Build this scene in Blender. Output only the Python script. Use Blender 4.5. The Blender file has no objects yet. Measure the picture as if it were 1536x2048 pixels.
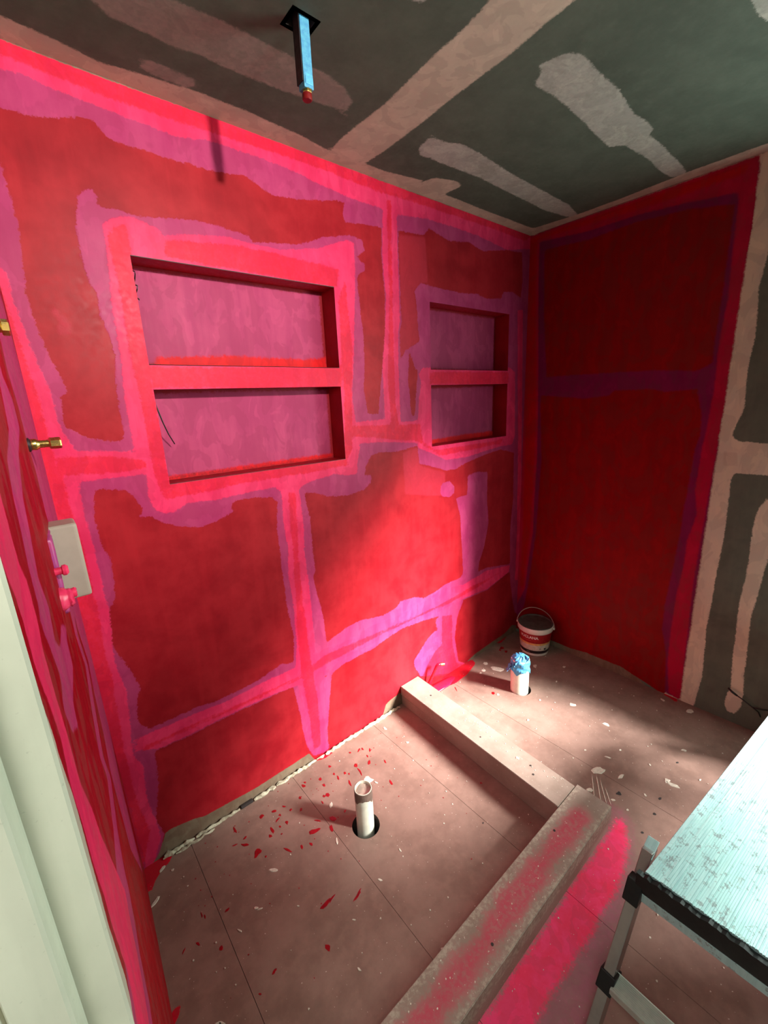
import bpy, bmesh, math, random
import numpy as np
from mathutils import Vector, Matrix

# ---------------------------------------------------------------- camera
CAM_POS = (-2.33292, -1.46543, 1.56001)
ROWS = ((0.76339, -0.64438, -0.04483), (-0.19489, -0.16360, -0.96708), (0.61584, 0.74700, -0.25048))
sc = bpy.context.scene
COL = sc.collection
cd = bpy.data.cameras.new('camera')
cam = bpy.data.objects.new('camera', cd); COL.objects.link(cam)
r0, r1, r2 = [Vector(r).normalized() for r in ROWS]
m3 = Matrix((r0, -r1, -r2)).transposed()
cam.matrix_world = Matrix.Translation(CAM_POS) @ m3.to_4x4()
cd.sensor_fit = 'HORIZONTAL'; cd.sensor_width = 24.0; cd.lens = 850.88 * 24.0 / 1536.0
cd.clip_start = 0.01
sc.camera = cam

# ---------------------------------------------------------------- light
sc.view_settings.view_transform = 'Standard'
sc.view_settings.look = 'None'
sc.view_settings.gamma = 1.0
sc.view_settings.use_curve_mapping = False
sc.view_settings.exposure = 0.6
sc.cycles.max_bounces = 10
sc.cycles.diffuse_bounces = 6
sc.cycles.sample_clamp_indirect = 4.0
sc.cycles.use_denoising = True

wd = bpy.data.worlds.new('daylight'); sc.world = wd; wd.use_nodes = True
bg = wd.node_tree.nodes['Background']
bg.inputs['Color'].default_value = (0.80, 0.95, 0.86, 1); bg.inputs['Strength'].default_value = 0.1

def area(name, loc, rot, sx, sy, power, color):
    l = bpy.data.lights.new(name, 'AREA'); l.shape = 'RECTANGLE'; l.size = sx; l.size_y = sy
    l.energy = power; l.color = color
    o = bpy.data.objects.new(name, l); COL.objects.link(o); o.location = loc; o.rotation_euler = rot
    return o
# daylight standing in the opening of the window in the right wall, and in the landing beyond the doorway
area('window_light', (0.03, -1.88, 1.55), (0, math.radians(90), 0), 1.4, 0.95, 34, (0.82, 1.0, 0.90))
area('landing_light', (-2.92, -2.45, 1.75), Vector((0.56, 1.35, -0.45)).to_track_quat('-Z', 'Y').to_euler(), 0.5, 0.9, 4.5, (0.95, 1.0, 0.84))
area('landing_fill_light', (-2.78, -1.72, 2.37), (0, math.radians(-12), 0), 0.5, 0.5, 18, (0.96, 1.0, 0.92))  # added fill, no known lamp: brightens the floor by the kerb and the lining
# hazy daylight slanting in through that window
sl = bpy.data.lights.new('daylight_sun', 'SUN'); sl.energy = 22; sl.angle = math.radians(17); sl.color = (1.0, 0.97, 0.93)
so = bpy.data.objects.new('daylight_sun', sl); COL.objects.link(so)
so.location = (1.0, -3.5, 2.5); so.rotation_euler = Vector((-0.52, 1.0, -0.68)).to_track_quat('-Z', 'Y').to_euler()

# ---------------------------------------------------------------- traced layout, metres
# back wall polygons are (x, z); side walls (distance from the back wall, z); ceiling and floor (x, y)
BACK = {'P':[[(-2.317,2.416),(0.093,2.445),(0.012,2.318),(-0.095,2.303),(-0.214,2.296),(-0.418,2.256),(-0.53,2.28),(-0.669,2.258),(-0.742,2.273),(-0.799,2.287),(-0.828,2.253),(-0.912,2.249),(-0.98,2.243),(-1.038,2.236),(-1.077,2.234),(-1.128,2.233),(-1.19,2.226),(-1.251,2.219),(-1.256,2.249),(-1.244,2.284),(-1.277,2.285),(-1.354,2.265),(-1.437,2.249),(-1.541,2.24),(-1.583,2.252),(-1.631,2.272),(-1.712,2.261),(-1.772,2.258),(-1.868,2.258),(-1.919,2.259),(-1.979,2.262),(-2.007,2.265),(-2.03,2.291),(-2.045,2.297),(-2.117,2.273),(-2.167,2.261),(-2.222,2.261),(-2.388,2.229)],[(-2.411,2.124),(-2.246,2.144),(-2.242,2.076),(-2.24,2.024),(-2.242,1.971),(-2.255,1.861),(-2.249,1.783),(-2.236,1.718),(-2.213,1.621),(-2.233,1.615),(-2.241,1.533),(-2.217,1.519),(-2.183,1.494),(-2.105,1.48),(-2.036,1.479),(-2.063,1.312),(-2.118,1.337),(-2.198,1.355),(-2.205,1.342),(-2.216,1.272),(-2.216,1.181),(-2.199,1.139),(-2.202,1.071),(-2.21,1.004),(-2.232,0.988),(-2.243,0.866),(-2.214,0.766),(-2.195,0.69),(-2.214,0.645),(-2.223,0.568),(-2.195,0.521),(-2.196,0.426),(-2.201,0.319),(-2.234,0.166),(-2.22,0.092),(-2.246,0.014),(-2.312,-0.042),(-2.323,1.479),(-2.329,2.0)],[(-2.1,2.111),(-2.082,2.126),(-2.068,2.134),(-2.059,2.121),(-2.06,2.094),(-2.015,2.097),(-1.976,2.093),(-1.9,2.101),(-1.806,2.114),(-1.719,2.11),(-1.64,2.1),(-1.63,2.086),(-1.452,2.11),(-1.344,2.151),(-1.229,2.18),(-1.17,2.173),(-1.16,2.135),(-1.206,2.108),(-1.161,2.084),(-1.168,2.065),(-1.208,2.047),(-1.2,1.925),(-1.189,1.804),(-1.193,1.709),(-1.202,1.613),(-1.188,1.513),(-1.108,1.509),(-1.132,1.343),(-1.186,1.334),(-1.217,1.287),(-1.225,1.253),(-1.189,1.25),(-1.191,1.219),(-1.233,1.19),(-1.322,1.183),(-1.419,1.194),(-1.479,1.217),(-1.529,1.233),(-1.553,1.203),(-1.641,1.214),(-1.669,1.238),(-1.732,1.244),(-1.792,1.247),(-1.825,1.235),(-1.813,1.211),(-1.886,1.185),(-1.942,1.179),(-2.006,1.197),(-2.05,1.226),(-2.076,1.252),(-2.103,1.245),(-2.089,1.271),(-2.096,1.293),(-2.119,1.33),(-2.127,1.414),(-2.105,1.48),(-2.103,1.499),(-2.1,1.578),(-2.096,1.653),(-2.085,1.72),(-2.092,1.776),(-2.103,1.827),(-2.102,1.893),(-2.111,1.896),(-2.12,1.981),(-2.119,2.037)],[(-1.061,2.333),(-0.983,2.35),(-0.98,2.243),(-0.981,2.104),(-0.977,1.894),(-0.991,1.848),(-0.99,1.735),(-0.955,1.782),(-0.937,1.779),(-0.948,1.651),(-0.94,1.563),(-0.93,1.49),(-0.914,1.49),(-0.896,1.606),(-0.884,1.694),(-0.902,1.701),(-0.917,1.743),(-0.94,1.783),(-0.87,1.82),(-0.879,1.909),(-0.883,1.985),(-0.897,2.021),(-0.855,2.06),(-0.792,2.058),(-0.702,2.052),(-0.585,2.052),(-0.454,2.06),(-0.368,2.046),(-0.257,2.06),(-0.236,2.094),(-0.149,2.104),(-0.076,2.082),(-0.062,2.174),(-0.076,2.304),(-0.084,2.365),(0.257,2.425),(0.173,0.013),(-0.026,0.146),(-0.062,0.276),(-0.091,0.403),(-0.108,0.737),(-0.086,0.943),(-0.092,1.23),(-0.234,1.263),(-0.365,1.249),(-0.535,1.225),(-0.617,1.201),(-0.703,1.204),(-0.823,1.246),(-0.888,1.261),(-0.899,1.349),(-1.025,1.338),(-1.132,1.343),(-1.186,1.334),(-1.191,1.513),(-1.13,1.51),(-1.096,1.71),(-1.074,1.843),(-1.066,1.97),(-1.077,2.148)],[(-1.642,1.239),(-1.658,1.101),(-1.655,0.968),(-1.653,0.794),(-1.636,0.641),(-1.648,0.512),(-1.472,0.505),(-1.485,0.56),(-1.489,0.657),(-1.506,0.764),(-1.525,0.873),(-1.511,0.891),(-1.514,0.999),(-1.511,1.122),(-1.53,1.226),(-1.547,1.252)],[(-2.238,0.508),(-2.223,0.568),(-2.195,0.526),(-2.118,0.525),(-2.036,0.526),(-1.985,0.512),(-1.925,0.515),(-1.793,0.521),(-1.706,0.545),(-1.646,0.524),(-1.486,0.549),(-1.371,0.578),(-1.297,0.582),(-1.158,0.555),(-1.073,0.566),(-1.048,0.59),(-0.948,0.58),(-0.879,0.55),(-0.803,0.556),(-0.711,0.573),(-0.575,0.575),(-0.562,0.605),(-0.425,0.563),(-0.334,0.562),(-0.097,0.516),(0.024,0.403),(-0.111,0.465),(-0.335,0.414),(-0.521,0.426),(-0.562,0.427),(-0.58,0.392),(-0.65,0.358),(-0.758,0.399),(-0.86,0.418),(-1.048,0.437),(-1.233,0.407),(-1.405,0.405),(-1.478,0.383),(-1.668,0.416),(-1.763,0.421),(-1.929,0.43),(-2.079,0.427),(-2.186,0.432),(-2.237,0.447)],[(-0.621,1.045),(-0.588,0.938),(-0.576,0.803),(-0.562,0.583),(-0.425,0.541),(-0.417,0.618),(-0.367,0.711),(-0.332,0.845),(-0.349,0.984),(-0.349,1.148),(-0.44,1.16),(-0.522,1.152),(-0.53,1.045)],[(-0.738,1.129),(-0.715,1.143),(-0.668,1.142),(-0.637,1.113),(-0.633,1.077),(-0.669,1.059),(-0.724,1.071),(-0.742,1.098)],[(-0.798,0.391),(-0.566,0.413),(-0.615,0.335),(-0.638,0.206),(-0.602,0.043),(-0.504,-0.031),(-0.589,-0.042),(-0.92,0.098),(-0.959,0.167),(-0.965,0.21),(-0.863,0.301),(-0.8,0.324),(-0.776,0.314)],[(-1.667,0.426),(-1.644,0.258),(-1.644,0.191),(-1.629,0.087),(-1.602,0.02),(-1.526,0.003),(-1.521,0.119),(-1.499,0.239),(-1.473,0.38)]],'K':[[(-2.317,2.416),(0.093,2.445),(0.0,2.336),(-0.214,2.296),(-0.443,2.317),(-0.599,2.321),(-0.804,2.319),(-0.986,2.3),(-1.055,2.303),(-1.224,2.305),(-1.349,2.317),(-1.484,2.335),(-1.606,2.338),(-1.741,2.336),(-1.821,2.32),(-1.924,2.324),(-2.018,2.33),(-2.086,2.332),(-2.133,2.339),(-2.169,2.345),(-2.206,2.339),(-2.34,2.315)],[(-2.34,1.946),(-2.281,1.906),(-2.284,1.851),(-2.27,1.737),(-2.251,1.617),(-2.25,1.552),(-2.244,1.513),(-2.227,1.466),(-2.055,1.446),(-2.06,1.378),(-2.146,1.38),(-2.234,1.38),(-2.237,1.376),(-2.238,1.297),(-2.235,1.223),(-2.235,1.128),(-2.232,0.988),(-2.243,0.866),(-2.246,0.782),(-2.234,0.699),(-2.244,0.581),(-2.256,0.459),(-2.236,0.399),(-2.245,0.295),(-2.241,0.22),(-2.234,0.166),(-2.231,0.088),(-2.291,-0.062),(-2.323,1.479),(-2.357,1.943)],[(-2.056,2.054),(-2.026,2.075),(-1.985,2.088),(-1.921,2.075),(-1.908,2.053),(-1.812,2.075),(-1.712,2.085),(-1.639,2.08),(-1.532,2.079),(-1.369,2.112),(-1.296,2.141),(-1.242,2.161),(-1.212,2.156),(-1.214,2.071),(-1.223,1.954),(-1.237,1.833),(-1.249,1.708),(-1.264,1.581),(-1.256,1.482),(-1.094,1.487),(-1.096,1.71),(-1.074,1.843),(-1.061,1.97),(-1.072,2.149),(-1.056,2.334),(-0.989,2.349),(-0.986,2.242),(-0.987,2.103),(-0.985,1.899),(-1.0,1.848),(-1.003,1.712),(-1.003,1.586),(-1.0,1.47),(-0.895,1.466),(-0.882,1.561),(-0.866,1.639),(-0.878,1.677),(-0.854,1.706),(-0.157,1.715),(-0.107,1.689),(-0.087,1.334),(-0.115,1.283),(-0.235,1.28),(-0.548,1.253),(-0.706,1.259),(-0.814,1.309),(-0.899,1.342),(-0.898,1.363),(-1.01,1.378),(-1.25,1.396),(-1.238,1.382),(-1.259,1.314),(-1.262,1.265),(-1.315,1.266),(-1.379,1.282),(-1.503,1.267),(-1.541,1.253),(-1.549,1.237),(-1.624,1.249),(-1.649,1.271),(-1.673,1.269),(-1.789,1.265),(-1.87,1.261),(-1.955,1.266),(-1.998,1.248),(-2.028,1.246),(-2.057,1.265),(-2.07,1.309),(-2.064,1.378),(-2.069,1.445),(-2.084,1.451),(-2.084,1.498),(-2.082,1.599),(-2.072,1.709),(-2.071,1.841),(-2.066,1.904),(-2.058,1.98)],[(-1.627,1.265),(-1.624,1.249),(-1.629,1.154),(-1.622,1.027),(-1.631,0.893),(-1.624,0.748),(-1.627,0.597),(-1.642,0.498),(-1.548,0.465),(-1.541,0.584),(-1.545,0.695),(-1.545,0.865),(-1.551,0.987),(-1.542,1.136),(-1.549,1.237),(-1.538,1.261)],[(-2.244,0.471),(-2.237,0.511),(-2.183,0.51),(-2.068,0.504),(-1.952,0.494),(-1.787,0.501),(-1.642,0.498),(-1.499,0.524),(-1.351,0.508),(-1.244,0.532),(-1.068,0.518),(-0.883,0.532),(-0.731,0.556),(-0.562,0.521),(-0.338,0.544),(-0.097,0.509),(-0.111,0.465),(-0.335,0.421),(-0.562,0.437),(-0.649,0.433),(-0.757,0.43),(-0.867,0.435),(-1.054,0.462),(-1.238,0.433),(-1.397,0.433),(-1.506,0.425),(-1.527,0.255),(-1.534,0.127),(-1.536,0.049),(-1.55,0.005),(-1.592,0.024),(-1.614,0.114),(-1.625,0.227),(-1.64,0.412),(-1.762,0.427),(-1.928,0.434),(-2.079,0.431),(-2.185,0.435)],[(-0.766,0.393),(-0.641,0.377),(-0.65,0.358),(-0.642,0.207),(-0.607,0.045),(-0.518,-0.024),(-0.598,-0.038),(-0.92,0.098),(-0.911,0.147),(-0.834,0.221),(-0.777,0.274),(-0.748,0.252)],[(-0.101,2.018),(-0.048,2.023),(-0.012,1.237),(0.015,0.718),(0.002,0.374),(-0.034,0.385),(-0.031,0.729),(-0.05,1.241)]],'C':[[(-2.317,2.416),(0.093,2.445),(-0.051,2.366),(-0.278,2.371),(-0.516,2.368),(-0.787,2.366),(-1.07,2.357),(-1.424,2.368),(-1.757,2.359),(-2.007,2.357),(-2.2,2.369),(-2.321,2.365)],[(-2.324,2.021),(-2.301,1.876),(-2.297,1.83),(-2.288,1.737),(-2.281,1.633),(-2.279,1.554),(-2.276,1.447),(-2.266,1.38),(-2.266,1.319),(-2.262,1.23),(-2.259,1.135),(-2.258,1.024),(-2.264,0.875),(-2.264,0.751),(-2.27,0.596),(-2.277,0.473),(-2.277,0.372),(-2.273,0.284),(-2.258,0.14),(-2.309,-0.021),(-2.323,1.479),(-2.346,1.996)],[(-2.005,1.69),(-1.309,1.699),(-1.316,1.621),(-2.004,1.631)],[(-0.811,1.686),(-0.166,1.691),(-0.172,1.626),(-0.806,1.632)],[(-2.05,2.03),(-2.024,2.059),(-1.999,2.064),(-1.998,1.996),(-1.994,1.875),(-2.004,1.701),(-2.004,1.631),(-2.0,1.507),(-2.004,1.338),(-1.79,1.34),(-1.533,1.342),(-1.322,1.337),(-1.299,1.309),(-1.537,1.304),(-1.777,1.302),(-1.947,1.292),(-2.024,1.289),(-2.039,1.356),(-2.042,1.525),(-2.044,1.669),(-2.046,1.804),(-2.045,1.92)],[(-1.903,2.044),(-1.675,2.067),(-1.374,2.059),(-1.286,2.052),(-1.31,1.988),(-1.542,1.991),(-1.78,1.997),(-1.909,2.001)],[(-1.598,1.241),(-1.562,1.235),(-1.578,1.003),(-1.579,0.785),(-1.574,0.551),(-1.555,0.291),(-1.562,0.054),(-1.599,0.051),(-1.608,0.32),(-1.619,0.45),(-1.617,0.686),(-1.6,1.009)],[(-2.233,0.473),(-2.073,0.465),(-1.849,0.456),(-1.628,0.45),(-1.499,0.492),(-1.307,0.484),(-1.054,0.473),(-0.757,0.466),(-0.499,0.485),(-0.204,0.49),(-0.405,0.464),(-0.675,0.448),(-0.912,0.458),(-1.186,0.46),(-1.367,0.453),(-1.53,0.444),(-1.653,0.438),(-1.851,0.441),(-2.075,0.453),(-2.221,0.453)],[(-0.742,0.393),(-0.658,0.368),(-0.655,0.174),(-0.62,0.042),(-0.513,-0.033),(-0.612,-0.048),(-0.905,0.087),(-0.852,0.15),(-0.794,0.203),(-0.745,0.213)],[(-2.264,1.452),(-2.172,1.446),(-2.059,1.421),(-2.061,1.394),(-2.156,1.396),(-2.262,1.401),(-2.279,1.42)],[(-1.035,2.339),(-1.013,2.344),(-1.026,1.896),(-1.031,1.566),(-1.008,1.432),(-1.056,1.431),(-1.068,1.651),(-1.044,1.972)],[(-1.286,1.469),(-0.879,1.451),(-0.861,1.364),(-0.778,1.317),(-0.284,1.316),(-0.198,1.326),(-0.235,1.295),(-0.743,1.283),(-0.898,1.372),(-1.289,1.429)],[(-1.265,2.02),(-1.25,1.767),(-1.283,1.37),(-1.323,1.322),(-1.304,1.613),(-1.304,1.945)]],'H':[[(-0.978,2.226),(-0.822,2.244),(-0.808,2.066),(-0.855,2.06),(-0.897,2.025),(-0.876,1.907),(-0.873,1.82),(-0.94,1.779),(-0.993,1.746),(-0.991,1.848),(-0.977,1.894)],[(-0.994,1.328),(-0.899,1.342),(-0.889,1.256),(-0.781,1.217),(-0.706,1.194),(-0.708,1.076),(-0.82,1.091),(-0.99,1.13)],[(-2.213,1.829),(-2.2,1.832),(-2.186,1.817),(-2.174,1.795),(-2.177,1.778),(-2.19,1.768),(-2.205,1.771),(-2.206,1.787),(-2.199,1.8),(-2.207,1.815)]],'G':[[(-2.312,-0.042),(-2.248,0.021),(-2.215,0.091),(-2.191,0.094),(-2.115,0.076),(-2.08,0.06),(-1.881,0.043),(-1.733,0.046),(-1.625,0.049),(-1.6,-0.004),(-1.546,-0.155),(-2.305,-0.145)],[(-1.171,0.057),(-1.122,0.067),(-1.073,0.071),(-0.967,-0.03),(-1.217,-0.043)],[(-0.518,0.004),(-0.446,0.02),(-0.24,0.03),(-0.13,0.035),(-0.051,0.063),(0.079,0.003),(-0.182,-0.07),(-0.494,-0.035)],[(-2.315,2.425),(0.072,2.454),(0.025,2.401),(-1.047,2.398),(-1.729,2.401),(-2.0,2.397),(-2.194,2.399),(-2.321,2.4)]]}
RIGHT = {'R':[[(-0.097,2.417),(0.025,2.382),(0.372,2.378),(0.726,2.382),(0.954,2.38),(0.967,2.249),(0.968,2.086),(0.957,1.915),(0.956,1.734),(0.945,1.616),(0.946,1.565),(0.953,1.469),(0.943,1.375),(0.946,1.261),(0.946,1.127),(0.949,0.857),(0.946,0.627),(0.954,0.39),(0.954,0.2),(0.964,0.035),(0.938,0.026),(0.911,0.023),(0.889,-0.007),(0.768,0.027),(0.673,0.052),(0.582,0.05),(0.469,0.05),(0.389,0.038),(0.261,0.037),(0.105,0.04),(-0.129,-0.01)]],'P':[[(-0.098,2.432),(0.015,2.397),(0.96,2.397),(0.965,2.363),(0.967,2.249),(0.966,1.502),(0.968,0.001),(0.899,0.007),(0.88,0.232),(0.85,0.361),(0.845,0.498),(0.862,0.723),(0.871,0.892),(0.871,1.014),(0.878,1.133),(0.884,1.284),(0.895,1.347),(0.889,1.448),(0.882,1.477),(0.86,1.553),(0.734,1.546),(0.677,1.562),(0.507,1.563),(0.487,1.54),(0.352,1.529),(0.106,1.555),(0.109,1.445),(0.128,1.195),(0.122,0.997),(0.115,0.736),(0.094,0.514),(0.073,0.337),(0.056,0.216),(0.026,0.128),(-0.13,0.029)]],'-P':[[(0.135,1.655),(0.102,1.989),(0.088,2.308),(0.321,2.29),(0.543,2.301),(0.746,2.288),(0.904,2.254),(0.904,2.092),(0.904,1.916),(0.901,1.751),(0.904,1.658),(0.851,1.63),(0.69,1.647),(0.388,1.652)]],'K':[[(-0.098,2.432),(0.015,2.397),(0.96,2.397),(0.967,2.249),(0.966,1.502),(0.95,0.628),(0.968,0.001),(0.914,0.016),(0.891,0.19),(0.887,0.376),(0.889,0.557),(0.903,0.734),(0.902,0.851),(0.926,0.984),(0.905,1.098),(0.908,1.189),(0.91,1.285),(0.917,1.396),(0.923,1.524),(0.919,1.659),(0.918,1.755),(0.925,1.912),(0.918,2.092),(0.915,2.264),(0.908,2.292),(0.743,2.314),(0.541,2.33),(0.318,2.33),(0.056,2.355),(0.06,2.168),(0.092,1.465),(0.099,1.193),(0.095,0.994),(0.094,0.731),(0.069,0.507),(0.055,0.331),(-0.014,0.169),(-0.133,0.125)]],'C':[[(-0.002,2.385),(0.025,2.387),(0.372,2.383),(0.726,2.386),(0.933,2.381),(0.922,2.354),(0.742,2.349),(0.53,2.353),(0.301,2.362),(0.044,2.368),(0.044,2.172),(0.054,1.966),(0.079,1.474),(0.083,1.24),(0.082,0.995),(0.074,0.727),(0.06,0.566),(0.041,0.326),(0.017,0.344),(0.021,0.716),(0.016,1.237),(-0.002,1.814)]],'M':[[(0.94,2.385),(0.996,2.398),(1.038,2.09),(1.031,2.048),(1.02,1.924),(1.033,1.77),(1.026,1.645),(1.035,1.467),(1.019,1.393),(1.01,1.351),(1.036,1.33),(1.073,1.328),(1.131,1.322),(1.227,1.318),(1.246,1.191),(1.149,1.193),(1.04,1.193),(1.03,1.161),(1.033,1.083),(1.038,0.877),(1.033,0.73),(1.031,0.562),(1.028,0.437),(1.041,0.179),(1.029,0.018),(1.015,-0.031),(0.881,-0.049),(0.929,1.056),(0.947,1.375),(0.944,1.544)],[(-0.003,2.415),(0.057,2.392),(0.371,2.396),(0.724,2.399),(0.96,2.4),(1.07,2.399),(1.074,2.367),(0.934,2.374),(0.727,2.374),(0.026,2.373)],[(1.161,1.101),(1.136,1.047),(1.134,1.018),(1.131,0.964),(1.137,0.802),(1.131,0.612),(1.142,0.312),(1.154,0.177),(1.142,0.101),(1.144,0.074),(1.158,0.049),(1.176,0.046),(1.191,0.063),(1.202,0.103),(1.202,0.177),(1.193,0.258),(1.18,0.556),(1.189,0.705),(1.196,0.846),(1.214,0.992),(1.199,1.096)]],'G':[[(0.028,0.091),(0.105,0.04),(0.261,0.037),(0.389,0.038),(0.469,0.05),(0.582,0.05),(0.673,0.052),(0.768,0.027),(0.83,-0.015),(0.568,-0.057),(0.252,-0.036)]],'T':[[(0.991,1.279),(1.037,1.282),(1.045,1.224),(0.995,1.22)]]}
CEIL = {'M':[[(-1.232,-0.864),(-1.211,-0.864),(-1.208,-0.78),(-1.194,-0.662),(-1.194,-0.505),(-1.184,-0.334),(-1.181,-0.186),(-1.188,-0.06),(-1.097,-0.06),(-0.913,-0.094),(-0.919,-0.067),(-0.903,-0.134),(-0.808,-0.166),(-0.758,-0.151),(-0.766,-0.062),(-0.49,-0.06),(-0.083,-0.066),(-0.055,-0.295),(-0.057,-0.505),(-0.077,-0.746),(-0.073,-0.994),(-0.061,-1.025),(0.077,-1.005),(0.071,0.028),(-2.325,0.036),(-2.316,-0.043),(-2.192,-0.077),(-2.105,-0.069),(-2.006,-0.05),(-1.921,-0.067),(-1.777,-0.085),(-1.635,-0.085),(-1.462,-0.074),(-1.335,-0.054),(-1.345,-0.124),(-1.342,-0.221),(-1.334,-0.341),(-1.34,-0.412),(-1.352,-0.557),(-1.352,-0.623),(-1.358,-0.702),(-1.37,-0.754)]],'F':[[(-2.288,-0.228),(-2.042,-0.233),(-2.012,-0.211),(-1.948,-0.21),(-1.872,-0.204),(-1.818,-0.216),(-1.755,-0.212),(-1.622,-0.221),(-1.52,-0.234),(-1.426,-0.248),(-1.385,-0.221),(-1.415,-0.27),(-1.415,-0.296),(-1.468,-0.332),(-1.541,-0.347),(-1.576,-0.342),(-1.682,-0.344),(-1.803,-0.342),(-1.906,-0.334),(-2.119,-0.356)],[(-1.932,-0.124),(-1.888,-0.13),(-1.802,-0.125),(-1.795,-0.103),(-1.802,-0.08),(-1.865,-0.08),(-1.924,-0.085)]],'S':[[(-1.101,-0.698),(-1.096,-0.724),(-1.077,-0.768),(-1.037,-0.787),(-0.971,-0.782),(-0.892,-0.784),(-0.821,-0.786),(-0.66,-0.766),(-0.576,-0.78),(-0.518,-0.772),(-0.504,-0.755),(-0.365,-0.756),(-0.225,-0.754),(-0.092,-0.75),(-0.055,-0.727),(-0.082,-0.694),(-0.197,-0.686),(-0.344,-0.692),(-0.506,-0.676),(-0.535,-0.638),(-0.694,-0.649),(-0.868,-0.661),(-0.962,-0.659),(-1.023,-0.653),(-1.053,-0.655),(-1.062,-0.683)],[(-1.125,-0.321),(-1.08,-0.317),(-1.04,-0.321),(-0.997,-0.343),(-0.898,-0.347),(-0.687,-0.328),(-0.403,-0.323),(-0.196,-0.317),(-0.047,-0.286),(-0.056,-0.246),(-0.246,-0.221),(-0.503,-0.229),(-0.754,-0.236),(-0.995,-0.221),(-1.031,-0.243),(-1.02,-0.22),(-1.052,-0.213),(-1.086,-0.235),(-1.1,-0.261),(-1.099,-0.289)],[(-0.949,-1.103),(-0.89,-1.174),(-0.715,-1.153),(-0.776,-1.105),(-0.823,-1.094),(-0.869,-1.092)],[(-1.539,-0.635),(-1.479,-0.68),(-1.475,-0.649),(-1.504,-0.629)]]}
FLOOR = {'R':[[(-0.863,0.148),(-0.839,0.08),(-0.85,-0.002),(-0.852,-0.054),(-0.83,-0.063),(-0.725,-0.085),(-0.614,-0.078),(-0.499,-0.046),(-0.481,-0.013),(-0.512,0.024),(-0.582,0.085)],[(-2.325,0.017),(-2.307,-0.01),(-2.276,0.023),(-2.245,0.026),(-2.22,0.011),(-2.209,-0.014),(-2.22,-0.037),(-2.251,-0.046),(-2.277,-0.07),(-2.296,-0.099),(-2.313,-0.094),(-2.321,-0.041)],[(-2.333,-0.472),(-2.316,-0.457),(-2.305,-0.462),(-2.307,-0.478),(-2.322,-0.488),(-2.331,-0.505),(-2.339,-0.498)],[(-0.011,-0.891),(0.022,-0.907),(-0.006,-0.961),(-0.03,-0.959),(-0.018,-0.928)],[(-1.608,0.029),(-1.562,0.018),(-1.507,-0.005),(-1.512,-0.024),(-1.563,-0.028),(-1.593,-0.015)],[(-0.21,0.021),(0.006,0.051),(0.047,0.039),(-0.04,0.013),(-0.195,-0.019),(-0.223,-0.008)]],'K':[[(-0.939,-1.024),(-0.907,-1.022),(-0.887,-1.035),(-0.901,-1.055),(-0.972,-1.089),(-1.05,-1.109),(-1.106,-1.118),(-1.174,-1.12),(-1.249,-1.121),(-1.332,-1.121),(-1.421,-1.12),(-1.493,-1.114),(-1.556,-1.112),(-1.621,-1.115),(-1.697,-1.12),(-1.825,-1.007),(-1.721,-1.018)]],'S':[[(-0.861,-0.981),(-0.852,-1.023),(-0.887,-1.067),(-0.978,-1.107),(-1.085,-1.141),(-1.146,-1.164),(-1.248,-1.179),(-1.319,-1.18),(-1.397,-1.199),(-1.508,-1.215),(-1.579,-1.223),(-1.825,-1.007),(-1.721,-1.018),(-0.915,-1.015)]]}
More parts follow.
